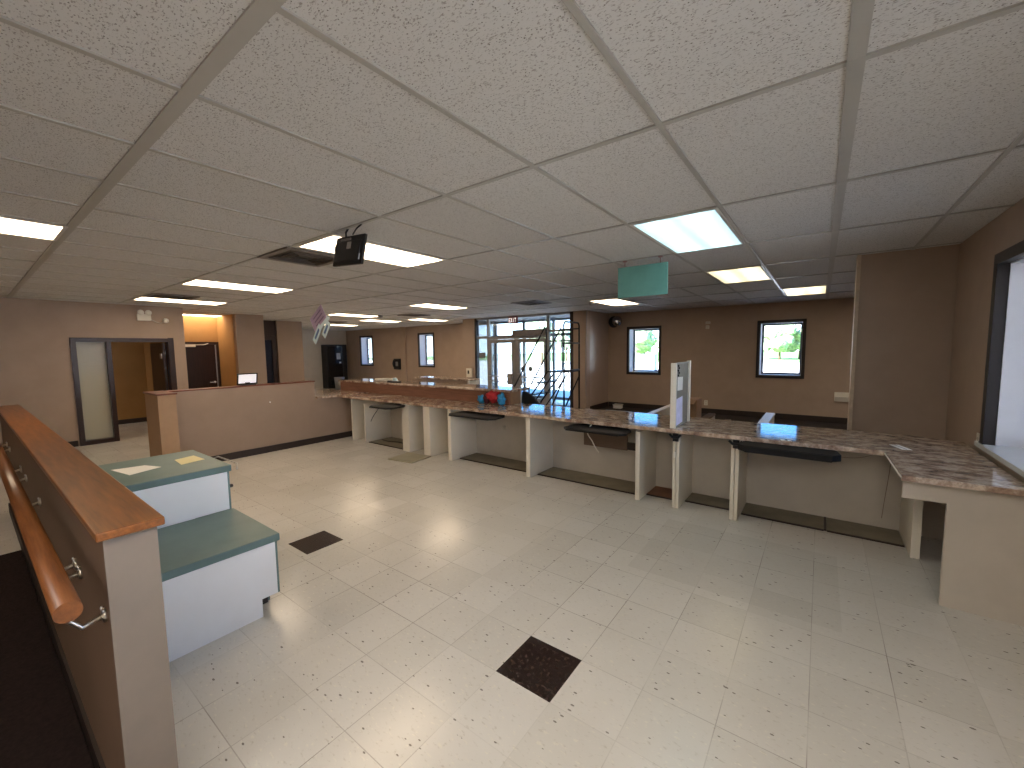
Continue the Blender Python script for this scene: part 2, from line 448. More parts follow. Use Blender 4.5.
# left wall with the office door opening, the recess, the two stub walls
DY0, DY1, DZ = 1.195, 2.49, 1.805
wall_x('wall_left', XW-.14, XW, -3.6, 2.72, [(DY0, DY1, 0, DZ)], M['wall'])
struct(B(-14.2, XW-.14, 2.58, 2.72, 0, CEIL+.02).build('wall_recess_left', M['wally']))
struct(B(-14.3, -14.16, -3.6, 5.3, 0, CEIL+.02).build('wall_recess_back', M['wally']))
struct(B(-14.2, -10.95, 3.90, 4.00, 0, CEIL+.02).build('wall_recess_right', M['wally']))
struct(B(-11.0, -10.85, 3.90, 4.50, 0, CEIL+.02).build('wall_stub', M['wallg']))
struct(B(-12.5, -11.0, 4.38, 4.50, 0, CEIL+.02).build('wall_stub_return', M['wallg']))
struct(B(-12.6, -12.45, 5.50, 6.22, 0, CEIL+.02).build('wall_stub_rear', M['wallg']))
struct(B(XL, -12.6, 6.10, 6.22, 0, CEIL+.02).build('wall_waiting_side', M['wallw']))
struct(B(-12.62, -12.50, 4.50, 5.50, 2.02, CEIL+.02).build('wall_stub_header', M['dkwood']))
# room seen through the office door
struct(B(-12.6, -12.46, -3.6, 2.58, 0, CEIL+.02).build('wall_office_rear', M['wally']))
struct(B(-12.46, -12.44, -3.6, 2.58, 0, .1).build('baseboard_office', M['base']))
# baseboards
struct(B(-4.5, .9, YB-.015, YB, 0, .12).build('baseboard_back', M['base']))
struct(B(XL, -8.6, YB-.015, YB, 0, .12).build('baseboard_back_left', M['base']))
struct(B(-4.52, -4.505, VY+.15, YB-.02, 0, .12).build('baseboard_entrance', M['base']))
struct(B(XW, XW+.012, -3.6, DY0-.07, 0, .10).build('baseboard_left', M['base']))

# windows: dark inner trim, pale deep reveal, thin glazing frame, pane
def window_y(n, x0, x1, z0, z1, y=YB):
    e = sempty('window_%d' % n, ((x0+x1)/2, y, z0))
    t = .055
    m = MB()
    m.box(x0-t, x0+.004, y-.022, y+.02, z0-t, z1+t); m.box(x1-.004, x1+t, y-.022, y+.02, z0-t, z1+t)
    m.box(x0, x1, y-.022, y+.02, z1-.004, z1+t); m.box(x0, x1, y-.022, y+.02, z0-t, z0+.004)
    m.build('window_frame', M['dkframe'], e)
    m = MB()
    m.box(x0, x0+.012, y+.02, y+WT-.02, z0, z1); m.box(x1-.012, x1, y+.02, y+WT-.02, z0, z1)
    m.box(x0+.012, x1-.012, y+.02, y+WT-.02, z1-.012, z1); m.box(x0+.012, x1-.012, y+.02, y+WT-.02, z0, z0+.012)
    m.build('window_reveal', plain('white_reveal_paint', lin(218, 218, 224), .6, 0, .01), e)
    m = MB(); q = .035; yy = y+WT-.07
    m.box(x0+.012, x0+.012+q, yy, yy+.04, z0+.012, z1-.012); m.box(x1-.012-q, x1-.012, yy, yy+.04, z0+.012, z1-.012)
    m.box(x0+.04, x1-.04, yy, yy+.04, z1-.012-q, z1-.012); m.box(x0+.04, x1-.04, yy, yy+.04, z0+.012, z0+.012+q)
    m.build('glazing_bar', plain('grey_glazing_frame', lin(90, 92, 100), .5), e)
    B(x0+.04, x1-.04, yy+.016, yy+.022, z0+.04, z1-.04).build('pane', M['glass'], e)
for n, (a, b, c, d) in enumerate(WH+WF): window_y(n+1, a, b, c, d)
# the big window of the right wall, with its white sill
def window_right(n, hole):
    y0, y1, z0, z1 = hole; e = sempty('window_%d' % n, (XR, (y0+y1)/2, z0)); t = .07
    m = MB()
    m.box(XR-.03, XR+.03, y1-.004, y1+t, z0-.01, z1+t); m.box(XR-.03, XR+.03, y0-t, y0+.004, z0-.01, z1+t)
    m.box(XR-.03, XR+.03, y0, y1, z1-.004, z1+t)
    m.build('window_frame', M['dkframe'], e)
    m = MB(); m.box(XR+.03, XR+WT-.02, y1-.012, y1, z0, z1); m.box(XR+.03, XR+WT-.02, y0, y0+.012, z0, z1); m.box(XR+.03, XR+WT-.02, y0, y1, z1-.012, z1)
    m.build('window_reveal', MATS['white_reveal_paint'], e)
    xx = XR+WT-.08; q = .05; m = MB()
    m.box(xx, xx+.05, y1-.012-q, y1-.012, z0+.02, z1-.012); m.box(xx, xx+.05, y0+.012, y0+.012+q, z0+.02, z1-.012)
    m.box(xx, xx+.05, y0+.05, y1-.05, z1-.012-q, z1-.012); m.box(xx, xx+.05, y0+.05, y1-.05, z0+.02, z0+.02+q)
    m.build('glazing_bar', M['dkframe'], e)
    B(xx+.02, xx+.028, y0+.05, y1-.05, z0+.05, z1-.05).build('pane', M['glass'], e)
    MB().box(XR-.04, XR+WT-.02, y0-.1, y1+.14, z0-.03, z0+.006, bev=.004).build('window_sill', plain('white_gloss_sill', lin(226, 228, 230), .12, 0, .01), e)
window_y(9, *WG_ADDED[0]); window_right(5, RW[0]); window_right(8, RW_ADDED)  # the first and last here are the added unseen windows

# entrance glazing: frame, two aluminium doors, panes
def entrance():
    e = sempty('window_6', ((VX0+VX1)/2, VY, 0)); y0, y1 = VY-.03, VY+.05
    m = MB()
    m.box(VX0-.005, VX0+.07, y0-.02, y1, 0, CEIL); m.box(VX1-.10, VX1+.005, y0-.02, y1, 0, CEIL)
    m.build('dark_jamb', M['dkframe'], e)
    m = MB()
    def bar(xa, xb, za, zb, d=0): m.box(xa, xb, y0-d, y1, za, zb)
    XM, XD = -7.62, -5.62     # mullions either side of the doors
    bar(VX0+.07, VX1-.10, CEIL-.05, CEIL); bar(XM-.035, XM+.035, 0, CEIL-.05); bar(XD-.04, XD+.04, 0, CEIL-.05)
    bar(VX0+.07, XM-.035, 1.86, 1.92); bar(XM+.035, XD-.04, 1.83, 1.90); bar(XD+.04, VX1-.10, 1.98, 2.03); bar(XD+.04, VX1-.10, 1.72, 1.76)
    bar(VX0+.07, XM-.035, 0, .12); bar(XD+.04, VX1-.10, 0, .12)
    bar(-6.70, -6.60, 0, 1.83)
    m.build('mullion', M['alu'], e)
    B(-6.72, XD-.04, y0-.05, y1, 1.90, 2.06, bev=.004).build('door_operator', plain('grey_operator_housing', lin(150, 142, 136), .5), e)
    m = MB()
    for xa, xb, za, zb in ((VX0+.07, XM-.035, .12, 1.86), (VX0+.07, XM-.035, 1.92, CEIL-.05), (XM+.035, XD-.04, 1.90, CEIL-.05), (XD+.04, VX1-.10, .12, 1.72), (XD+.04, VX1-.10, 1.76, 1.98), (XD+.04, VX1-.10, 2.03, CEIL-.05)):
        m.box(xa, xb, VY+.005, VY+.013, za, zb)
    m.build('pane', M['glass'], e)
    B(-7.98, -7.74, VY-.012, VY+.004, 1.30, 1.46).build('notice', plain('grey_notice', lin(120, 122, 128), .6), e)
    for k, (xa, xb, hs) in enumerate(((XM+.035, -6.70, 1), (-6.60, XD-.04, -1))):
        d = sempty('door_%d' % (k+1), ((xa+xb)/2, VY, 0)); q = .085
        m = MB(); m.box(xa+.004, xa+q, y0, y1-.01, .01, 1.825); m.box(xb-q, xb-.004, y0, y1-.01, .01, 1.825)
        m.box(xa+q, xb-q, y0, y1-.01, 1.72, 1.825); m.box(xa+q, xb-q, y0, y1-.01, .01, .24)
        m.build('door_frame', M['alu'], d)
        B(xa+q, xb-q, VY+.004, VY+.012, .24, 1.72).build('pane', M['glass'], d)
        m = MB(); m.tube([(xa+.03, y0-.055, .80), (xb-.03, y0-.055, .80)], .016); m.tube([(xa+.03, y0-.055, .66), (xb-.03, y0-.055, .66)], .012)
        h = m.build('push_bar', M['steel'], d)
        xl = xb-.2 if hs > 0 else xa+.02
        B(xl, xl+.17, y0-.07, y0-.001, .58, .88, bev=.006).build('latch_case', M['alu'], h)
    for x in (-6.42, -6.18):
        m = MB(); m.lathe([(.001, 0), (.07, 0), (.07, .004), (.001, .004)], (x, VY-.006, 1.02), 'y', 20)
        m.build('round_sticker', plain('grey_sticker', lin(110, 116, 120), .6), e)
    # outer line of glazing of the vestibule
    e2 = sempty('window_7', ((VX0+VX1)/2, YB+.1, 0)); m = MB(); ya, yb = YB+.06, YB+.14
    for x in (-8.4, -7.3, -6.25, -5.5, -4.74): m.box(x-.035, x+.035, ya, yb, 0, CEIL)
    for z in (.1, 1.95, CEIL-.05): m.box(-8.4, -4.7, ya+.01, yb-.01, z-.04, z+.04)
    m.build('mullion', M['alu'], e2)
    B(-8.43, -8.42, VY+.14, YB+.06, 0, CEIL-.001).build('side_pane', M['glass'], e2)
    B(-8.38, -4.72, YB+.095, YB+.101, .1, CEIL-.06).build('pane', M['glass'], e2)
entrance()

# office door frame on the left with its side pane and open leaf
def office_door():
    e = sempty('door_3', (XW, (DY0+DY1)/2, 0)); xa, xb = XW-.15, XW+.025
    m = MB()
    m.box(xa, xb, DY0-.05, DY0+.02, 0, DZ+.04); m.box(xa, xb, DY1-.04, DY1+.045, 0, DZ+.05)
    m.box(xa, xb, DY0+.02, DY1-.04, DZ-.03, DZ+.04); m.box(xa, xb, 1.58, 1.645, 0, DZ-.03); m.box(xa, xb, DY0+.02, 1.58, 0, .07)
    m.build('door_frame', M['dkwood'], e)
    B(XW-.07, XW-.06, DY0+.02, 1.58, .07, DZ-.03).build('pane', M['frost'], e)
    lf = B(XW-1.02, XW-.16, 2.40, 2.445, .01, DZ-.04, bev=.003).build('door_leaf', M['dkwood'], e)
    B(XW-.36, XW-.24, 2.392, 2.40, 1.46, 1.56).build('latch_plate', M['steel'], lf)
    struct(B(-11.15, -11.05, .30, 1.62, 0, CEIL).build('wall_office_pale', M['wallw']))
office_door()
# dark door in the recess
def recess_door():
    x = -14.16; y0, y1, z1 = 3.76+.0, 4.62, 1.86
    y0, y1 = 2.80, 3.72
    x = -12.0
    struct(B(x-.14, x, 2.72, 3.90, DZ+.02, CEIL+.02).build('wall_recess_head', M['wally']))
    struct(B(x-.14, x, 2.72, 3.06, 0, DZ+.02).build('wall_recess_nib', M['wally']))
    e = sempty('door_4', (x, 3.4, 0)); y0, y1 = 3.06, 3.90
    m = MB(); m.box(x-.14, x+.02, y0, y0+.05, 0, DZ+.02); m.box(x-.14, x+.02, y1-.05, y1, 0, DZ+.02); m.box(x-.14, x+.02, y0+.05, y1-.05, DZ-.03, DZ+.02)
    m.build('door_frame', M['dkwood'], e)
    lf = B(x-.06, x-.015, y0+.05, y1-.05, .01, DZ-.035).build('door_leaf', M['dkwood'], e)
    m = MB(); m.box(x-.015, x+.05, y0+.10, y0+.36, DZ-.10, DZ-.04, bev=.006); m.tube([(x+.03, y0+.34, DZ-.05), (x+.10, y0+.5, DZ-.05), (x+.02, y0+.62, DZ-.02)], .008)
    m.build('door_closer', M['white'], lf)
    m = MB(); m.lathe([(.026, 0), (.026, .01), (.012, .012), (.012, .05)], (x-.015, y1-.12, .84), 'x'); m.tube([(x+.03, y1-.12, .84), (x+.035, y1-.24, .84)], .009)
    m.build('door_handle', M['steel'], lf)
    B(x-.014, x-.008, y1-.075, y1-.053, .1, DZ-.05).build('edge_strip', M['steel'], lf)
recess_door()
# dark glazed door between the two stub walls
def glazed_door():
    x = -12.55; e = sempty('door_5', (x, 5.0, 0)); m = MB()
    m.box(x-.04, x+.04, 4.51, 4.62, 0, 2.02); m.box(x-.04, x+.04, 5.38, 5.49, 0, 2.02); m.box(x-.04, x+.04, 4.62, 5.38, 1.9, 2.02); m.box(x-.04, x+.04, 4.62, 5.38, 0, .25)
    m.build('door_frame', M['dkwood'], e)
    B(x-.005, x+.005, 4.62, 5.38, .25, 1.9).build('pane', plain('dark_blue_glass', lin(34, 38, 54), .15), e)
glazed_door()
struct(B(XL, -14.3, -3.6, -3.5, 0, CEIL).build('wall_spare', M['wall']))

# ================================================================ CEILING LIGHTS AND VENTS
lens_w = mat_lens('warm_lens', (1, .78, .54, 1), LAMP)
lens_y = mat_lens('yellowish_lens', (.70, .58, .34, 1), 2.6)
lens_c = mat_lens('cool_lens', (.42, .70, .78, 1), 2.1)
lens_added = mat_lens('added_panel_lens', (1, .92, .82, 1), LAMP)
frame_m = plain('white_enamel_frame', lin(214, 210, 204), .4, 0, .01)
def make_troffer(lens, label):
    t = thing('ceiling_light', (0, 0, CEIL), label, 'ceiling light', 'recessed ceiling light panels')
    a, b = .292, .597; m = MB(); w = .022; z0, z1 = CEIL-.004, CEIL+.0065
    m.box(-a, -a+w, -b, b, z0, z1); m.box(a-w, a, -b, b, z0, z1); m.box(-a+w, a-w, -b, -b+w, z0, z1); m.box(-a+w, a-w, b-w, b, z0, z1)
    m.build('frame', frame_m, t)
    B(-a+w, a-w, -b+w, b-w, CEIL-.001, CEIL+.006).build('diffuser', lens, t)
    return t
LT = [  # lens, i, j, label
 ('c', -1, 1, 'blue-white ceiling light panel, the largest one, nearest the teal hanging sign'),
 ('y', -1, 3, 'yellowish ceiling light panel just beyond the blue-white one'),
 ('y', 0, 5, 'yellowish ceiling light panel farthest right, near the far wall'),
 ('w', -5, 4.5, 'yellowish ceiling light panel beyond the teal hanging sign, below its bottom edge'),
 ('w', -5, 0, 'warm ceiling light panel behind the black screen hanging from the ceiling'),
 ('w', -7, -2, 'warm ceiling light panel cut by the left edge, above the dark door frame'),
 ('w', -10, 0, 'long warm ceiling light panel left of the black hanging screen, second nearest on the left'),
 ('w', -14, 0, 'warm ceiling light panel nearest the emergency lamp on the left wall'),
 ('w', -19, 1, 'warm ceiling light panel inside the recess above the dark door'),
 ('w', -10, 3, 'warm ceiling light panel above the raised bar, nearest of the far ones'),
 ('w', -15, 3, 'ceiling light panel just right of the purple hanging sign'),
 ('w', -15, 5, 'ceiling light panel over the narrow window beside the glass entrance'),
 ('w', -17, 4.35, 'ceiling light panel above the farthest narrow window'),
 ('w', -21.2, 4.5, 'ceiling light panel partly hidden behind the purple sign, above the black vending machine'),
]
protos = {}
LENS = {'c': lens_c, 'y': lens_y, 'w': lens_w, 'n': lens_added}
for L, i, j, lab in LT:
    x = gx0+.6096*(i+.5); y = gy0+1.2192*(j+.5)
    if L not in protos:
        protos[L] = make_troffer(LENS[L], lab); protos[L].location = (x, y, CEIL)
    else: dup(protos[L], (x, y, CEIL), lab)
# unseen panels added to brighten the room, lobby and office
first = None
for i, j, lab in ((0, -2, 'added ceiling light panel above the viewpoint, out of view'), (-1, -3, 'added unseen light panel just behind the viewpoint, left of two'), (1, -2, 'added unseen light panel above the viewpoint, nearest the right wall'), (1, -3, 'added unseen light panel just behind the viewpoint, right of two'), (0, -4, 'added unseen light panel farthest behind the viewpoint'),
                  (-19, -2, 'added unseen light panel inside the office behind the dark door frame'), (4, 3.5, 'added light panel of the lobby hidden by the right partition, nearer one'), (4, 5.2, 'added light panel of the lobby hidden by the right partition, farther one'), (6, 4.3, 'added light panel of the lobby hidden by the right partition, rightmost one')):
    p = (gx0+.6096*(i+.5), gy0+1.2192*(j+.5), CEIL)
    if first is None: first = make_troffer(lens_added, lab); first.location = p
    else: dup(first, p, lab)

VT = [(-3.95, 2.03, 'square ceiling vent beside the black hanging screen'), (-8.15, 2.07, 'ceiling vent between the two long warm lights on the left'),
      (-4.55, 6.75, 'dark ceiling vent in front of the glass entrance'), (-8.3, 7.0, 'dark ceiling vent above the raised bar, between four light panels'),
      (-11.9, 6.9, 'ceiling vent just right of the purple hanging sign')]
vp = None
for x, y, lab in VT:
    if vp is None:
        vp = thing('ceiling_vent', (0, 0, CEIL), lab, 'vent', 'square ceiling vents'); m = MB()
        a = .29; z0, z1 = CEIL-.012, CEIL+.004
        m.box(-a, a, -a, -a+.05, z0, z1); m.box(-a, a, a-.05, a, z0, z1); m.box(-a, -a+.05, -a+.05, a-.05, z0, z1); m.box(a-.05, a, -a+.05, a-.05, z0, z1)
        m.build('frame', plain('grey_vent_metal', lin(120, 112, 104), .5), vp)
        m = MB()
        for k in range(3):
            b = .215-.065*k
            for s in (-1, 1):
                m.box(-b, b, s*b-.008, s*b+.008, CEIL-.010, CEIL+.002, rot=R('X', 32*s)); m.box(s*b-.008, s*b+.008, -b, b, CEIL-.010, CEIL+.002, rot=R('Y', -32*s))
        m.build('louvre', plain('vent_louvre_metal', lin(84, 77, 72), .5), vp)
        B(-a+.05, a-.05, -a+.05, a-.05, CEIL+.003, CEIL+.006).build('duct', M['black'], vp)
        vp.location = (x, y, CEIL)
    else: dup(vp, (x, y, CEIL), lab)
for x, y, lab in ((-3.66, 7.55, 'small round smoke detector at the end of the far ceiling light'), (-9.0, 6.5, 'small round detector on the ceiling above the raised bar')):
    o = MB().lathe([(.06, 0), (.062, -.02), (.045, -.045), (.02, -.055)], (x, y, CEIL), 'z').build('smoke_detector', M['alu'], None, (x, y, CEIL))
    tag(o, lab, 'smoke detector')
# ================================================================ SERVICE COUNTER
CT0, CT1 = .742, .778           # underside and top of the worktop
YF, YBK, YM = 3.985, 4.80, 4.56  # front edge, back edge, modesty panel
def counter():
    t = thing('service_counter', (-3.0, 4.4, 0), 'long low service counter with marbled brown top and white panels beneath', 'counter')
    pts = [(-6.72, YF), (.40, YF), (.413, 3.30), (XR-.045, 3.30), (XR-.045, 4.66), (.62, YBK), (-6.72, YBK)]
    MB().prism(pts, 'z', CT0, CT1, bev=.004).build('countertop', M['lam'], t)
    m = MB(); m.tube([(.4005, YF-.003, .76), (.4125, 3.302, .76)], .006, 6)
    m.build('edge_strip', M['white'], t)
    B(-6.5, XR-.02, YM, YM+.03, 0, CT0).build('modesty_panel', M['cream'], t)
    def panel(x, w, y0=4.03, top=CT0, name='divider_panel', mat='white'):
        return B(x-w/2, x+w/2, y0, YM, .004, top, bev=.002).build(name, M[mat], t)
    for x, w in ((-6.5, .03), (-5.06, .16), (-4.585, .14), (-4.115, .06), (-2.785, .06), (-1.445, .045), (-1.088, .028), (-1.056, .028), (-.59, .03), (-.556, .03)):
        panel(x, w, top=CT0 if x != -1.445 else .705)
    panel(.60, .05, 4.03)
    B(-6.155, -6.13, 4.04, YM, .004, .66).build('side_board', M['white'], t)
    # return towards the window
    m = MB().prism([(.43, .735), (.43, .62), (.622, .62), (.622, 0), (XR-.01, 0), (XR-.01, .735)], 'y', 3.385, 3.41)
    m.build('front_panel', M['cream'], t)
    # metal brackets and holes at the panel heads
    for x in (-1.08, -.57):
        m = MB(); m.tube([(x-.05, 4.01, .725), (x-.02, 4.0, .70), (x+.03, 4.0, .70), (x+.05, 4.02, .725)], .012, 6); m.box(x-.02, x+.03, 4.008, 4.03, .66, .735)
        m.build('bracket', M['blackm'], t)
    for x in (-3.55, -3.0, -4.35):
        MB().lathe([(.028, 0), (.028, -.006), (.012, -.008)], (x, YM, .45 if x != -4.45 else .6), 'y', 14).build('grommet', M['brass'], t)
    B(-1.093, -1.072, 4.018, 4.03, .50, .56).build('label_tag', M['paper'], t)
    return t
ctr = counter()
# base plates on the floor inside the bays
bp = [(-.535, .075, 4.235, 4.55, 'dark base plate on the floor under the wide right bay, left one of its pair'), (.095, .57, 4.235, 4.55, 'dark base plate on the floor in the counter corner by the window wall'),
      (-1.04, -.61, 4.28, 4.55, 'dark base plate on the floor under the narrow bay with the white divider'), (-1.42, -1.105, 4.25, 4.55, 'rusty base plate on the floor left of the white divider'),
      (-2.75, -1.475, 4.19, 4.55, 'olive base plate on the floor of the bay with the hanging brown board'), (-4.08, -2.82, 4.2, 4.55, 'olive base plate on the floor of the middle bay'),
      (-6.12, -5.15, 4.10, 4.55, 'base plate on the floor of the far left bay')]
for k, (a, b, c, d, lab) in enumerate(bp):
    o = MB().box(a, b, c, d, .001, .014, bev=.003).build('base_plate', plain('rusty_base_plate', lin(122, 82, 58), .6, 0, .1, 6) if k == 3 else M['plate'])
    tag(o, lab, 'base plate', 'base plates under the counter')
    MB().box(a, b, c-.014, c-.0005, .001, .0135).build('dark_edge', M['base'], o)
    if k == 0: MB().box(b+.0005, b+.019, c, d, .001, .0145).build('dark_edge', M['base'], o)
rz = math.radians(38)
o = MB().box(-.23, .23, -.20, .20, .001, .019, bev=.003).build('loose_panel', plain('pale_olive_board', lin(156, 150, 128), .5, 0, .05, 6)); o.location = (-4.70, 3.80, .001)
o.rotation_euler = (0, 0, .12); tag(o, 'loose pale green board lying on the floor before the counter', 'board')
# keyboard trays
def tray(x0, x1, y0, y1, z, lab, th=.022):
    t = thing('keyboard_tray', ((x0+x1)/2, y1, z), lab, 'keyboard tray', 'black keyboard trays under the counter'); c = .10
    pts = [(x0, y0+.05), (x0+.05, y0), (x1-.05, y0), (x1, y0+.05), (x1-.02, y1-c), (x1-c, y1), (x0+c, y1), (x0+.02, y1-c)]
    MB().prism(pts, 'z', z, z+th, bev=.003).build('tray_board', M['trayb'], t)
    m = MB(); xm = (x0+x1)/2; m.box(xm-.06, xm+.06, YF+.05, y1+.02, z+th, CT0-.001, bev=.001)
    m.build('slide_rail', M['blackm'], t)
    m = MB(); m.box(x0+.055, x1-.055, y0-.014, y0+.0, z-.002, z+th-.004, bev=.003); m.build('front_lip', M['trayb'], t)
    return t
tray(-5.50, -4.98, 3.68, 4.06, .700, 'black keyboard tray in the far left bay of the counter')
tray(-3.90, -3.12, 3.77, 4.14, .700, 'black keyboard tray under the middle bay, on the left of the bare one')
tray(-2.17, -1.48, 3.76, 4.10, .700, 'black keyboard tray with brown board and loose cables below it')
tray(-.53, .15, 3.80, 4.08, .690, 'wide black keyboard tray nearest, in the bay beside the window wall', .05)
t = thing('hanging_board', (-1.9, 4.3, .41), 'brown board hanging under a keyboard tray in front of white panel', 'board')
B(-2.18, -1.66, 4.30, 4.325, .43, .742).build('board', M['brown'], t)
B(-1.66, -1.55, 4.30, 4.33, .44, .52).build('clip_block', M['base'], t)
def cable(pts, r, lab, mat):
    # smooth the polyline with a Catmull-Rom spline
    P = [Vector(p) for p in pts]; q = []
    for i in range(len(P)-1):
        a, b, c, d = P[max(i-1, 0)], P[i], P[i+1], P[min(i+2, len(P)-1)]
        for k in range(6):
            s = k/6; q.append(.5*((2*b)+(c-a)*s+(2*a-5*b+4*c-d)*s*s+(3*b-a-3*c+d)*s**3))
    q.append(P[-1]); o = MB().tube(q, r, 6).build('cable', mat); return tag(o, lab, 'cable')
cable([(-1.93, 3.98, .74), (-1.95, 3.93, .66), (-1.93, 4.0, .56), (-1.91, 4.05, .47), (-1.88, 4.06, .43)], .006, 'pale loose cables dangling before the brown hanging board', M['white'])
cable([(-.1, 4.55, .66), (.0, 4.53, .60), (.15, 4.5, .585), (.3, 4.5, .60), (.42, 4.52, .66), (.5, 4.54, .72)], .0025, 'thin drooping cable behind the nearest wide keyboard tray', plain('taupe_cable', lin(140, 124, 108), .6))
cable([(.50, 4.54, .70), (.49, 4.53, .5), (.47, 4.53, .25), (.46, 4.53, .1)], .0025, 'thin cable hanging down the counter corner beside the window wall', plain('taupe_cable', lin(140, 124, 108), .6))
cable([(-5.95, 4.2, .60), (-6.05, 4.15, .45), (-6.15, 4.15, .33), (-6.2, 4.12, .25)], .005, 'thin dark cable hanging in the far left counter bay', M['black'])
cable([(-6.05, 4.3, .021), (-5.8, 4.25, .03), (-5.6, 4.32, .025), (-5.4, 4.28, .02)], .007, 'dark cable lying on the floor of the far left counter bay', M['black'])
cable([(-4.4, 4.5, .66), (-4.36, 4.42, .6), (-4.3, 4.36, .5), (-4.33, 4.3, .6), (-4.4, 4.35, .66)], .005, 'pale cable loop in the narrow bay left of the middle bay', M['cream'])
# raised bar along the back of the counter's left half
t = thing('raised_bar', (-5.6, 4.8, 0), 'raised brown laminate bar behind the left half of the counter', 'bar counter')
barw = M['lam']
MB().prism([(-7.72, 4.52), (-3.42, 4.52), (-3.42, 4.98), (-4.6, 5.0), (-7.72, 5.0)], 'z', .955, .99, bev=.004).build('bar_top', barw, t)
B(-7.68, -3.45, 4.545, 4.575, .7785, .955).build('bar_front', mat_wood('brown_bar_front', lin(112, 76, 58), lin(140, 98, 76), 0, .45), t)
B(-7.68, -3.45, 4.81, 4.84, 0, .955).build('bar_back', M['cream'], t)
B(-3.48, -3.45, 4.575, 4.81, .7785, .955).build('bar_end', M['card'], t)
t = thing('rear_ledge', (-5.9, 5.5, 0), 'narrow brown ledge standing behind the raised bar', 'ledge')
B(-6.35, -4.92, 5.32, 5.62, 1.005, 1.035, bev=.004).build('ledge_top', barw, t); B(-6.3, -4.97, 5.36, 5.39, 0, 1.005).build('ledge_panel', M['wallg'], t)
B(-4.96, -4.92, 5.33, 5.61, .6, 1.005).build('ledge_end', M['white'], t)
# small counter ledge between half wall and raised bar
t = thing('corner_ledge', (-7.4, 4.2, 0), 'small brown ledge between the tan half wall and the raised bar', 'ledge')
MB().prism([(-6.83, 3.61), (-6.735, 3.99), (-6.735, 4.50), (-8.0, 4.50), (-8.2, 3.62)], 'z', .755, .79, bev=.004).build('ledge_top', barw, t)
B(-7.10, -6.99, 3.62, 4.40, .70, .755).build('ledge_edge', M['capd'], t)

# acrylic-and-paper teller divider standing on the counter
t = thing('counter_divider', (-1.1, 4.3, CT1), 'narrow white framed divider with papers standing upright on counter', 'divider')
m = MB(); m.box(-1.135, -1.085, 4.03, 4.06, CT1, 1.40, bev=.003); m.build('post', M['white'], t)
m = MB(); m.box(-1.11, -1.075, 4.50, 4.54, CT1, 1.41, bev=.003); m.build('post', M['white'], t)
B(-1.105, -1.093, 4.06, 4.50, CT1, 1.395).build('divider_board', plain('grey_divider_board', lin(122, 118, 108), .4), t)
B(-1.1105, -1.0852, 4.06, 4.50, 1.388, 1.402).build('top_rail', M['alu'], t)
B(-1.092, -1.0905, 4.085, 4.30, .80, 1.06, rot=R('X', 3)).build('sheet', plain('lilac_paper', lin(212, 212, 240), .6), t)
B(-1.092, -1.0905, 4.11, 4.29, 1.13, 1.26, rot=R('X', -2)).build('sheet', M['paper'], t)
m = MB()
for k in range(5): m.blob((-1.088, 4.12+.02*(k % 2), 1.28+.023*k), .012, (.6, 1, 1), 2, .2, 2, k)
m.build('clip_cluster', M['blackm'], t)
# things on the worktop
def slip(x, y, w, d, rz, lab, mat='paper', z=CT1, th=.0015, name='paper_slip', cat='paper'):
    o = MB().box(-w/2, w/2, -d/2, d/2, 0, th).build(name, M[mat]); o.location = (x, y, z+.0006); o.rotation_euler = (0, 0, rz); return tag(o, lab, cat)
slip(-.225, 4.01, .03, .05, .2, 'small white slip on the counter above the nearest keyboard tray, left of two', 'paper')
slip(-.180, 4.01, .025, .05, .2, 'small white slip on the counter above the nearest keyboard tray, right of two', 'paper')
t = thing('label_card', (.50, 4.14, CT1), 'small white ruled card on the counter near the window corner', 'card')
MB().box(.475, .535, 4.10, 4.27, CT1+.0008, CT1+.0022, rot=R('Z', 20)).build('card', M['paper'], t)
MB().box(.501, .509, 4.11, 4.26, CT1+.0023, CT1+.0028, rot=R('Z', 20)).build('rule_line', plain('grey_ink', lin(120, 120, 128), .6), t)
slip(-6.0, 4.25, .9, .012, .95, 'pale seam strip across the far end of the counter', 'white', CT1, .001, 'seam_strip', 'strip')
# paper bundle and black dispenser on the raised bar
t = thing('paper_bundle', (-5.85, 4.72, .99), 'rolled white papers lying on the raised bar', 'paper')
m = MB(); m.tube([(-6.62, 4.62, 1.018), (-6.3, 4.74, 1.02)], .028, 12); m.build('roll', M['paper'], t)
m = MB(); m.prism([(0, 0), (.16, 0), (.10, .065), (.04, .05)], 'y', 4.70, 4.82); 
for v in m.bm.verts: v.co.x -= 6.36; v.co.z += .991
m.build('crumpled_sheet', M['paper'], t)
t = thing('tape_dispenser', (-5.7, 4.72, .99), 'black tape dispenser beside rolled papers on the raised bar', 'tape dispenser')
MB().prism([(-6.26, .991), (-5.96, .991), (-5.95, 1.01), (-6.03, 1.018), (-6.13, 1.012), (-6.24, 1.02)], 'y', 4.60, 4.68, bev=.006).build('body', M['black'], t)
MB().lathe([(.012, -.02), (.04, -.02), (.04, .02), (.012, .02)], (-6.08, 4.64, 1.034), 'y').build('tape_roll', M['cyan'], t)
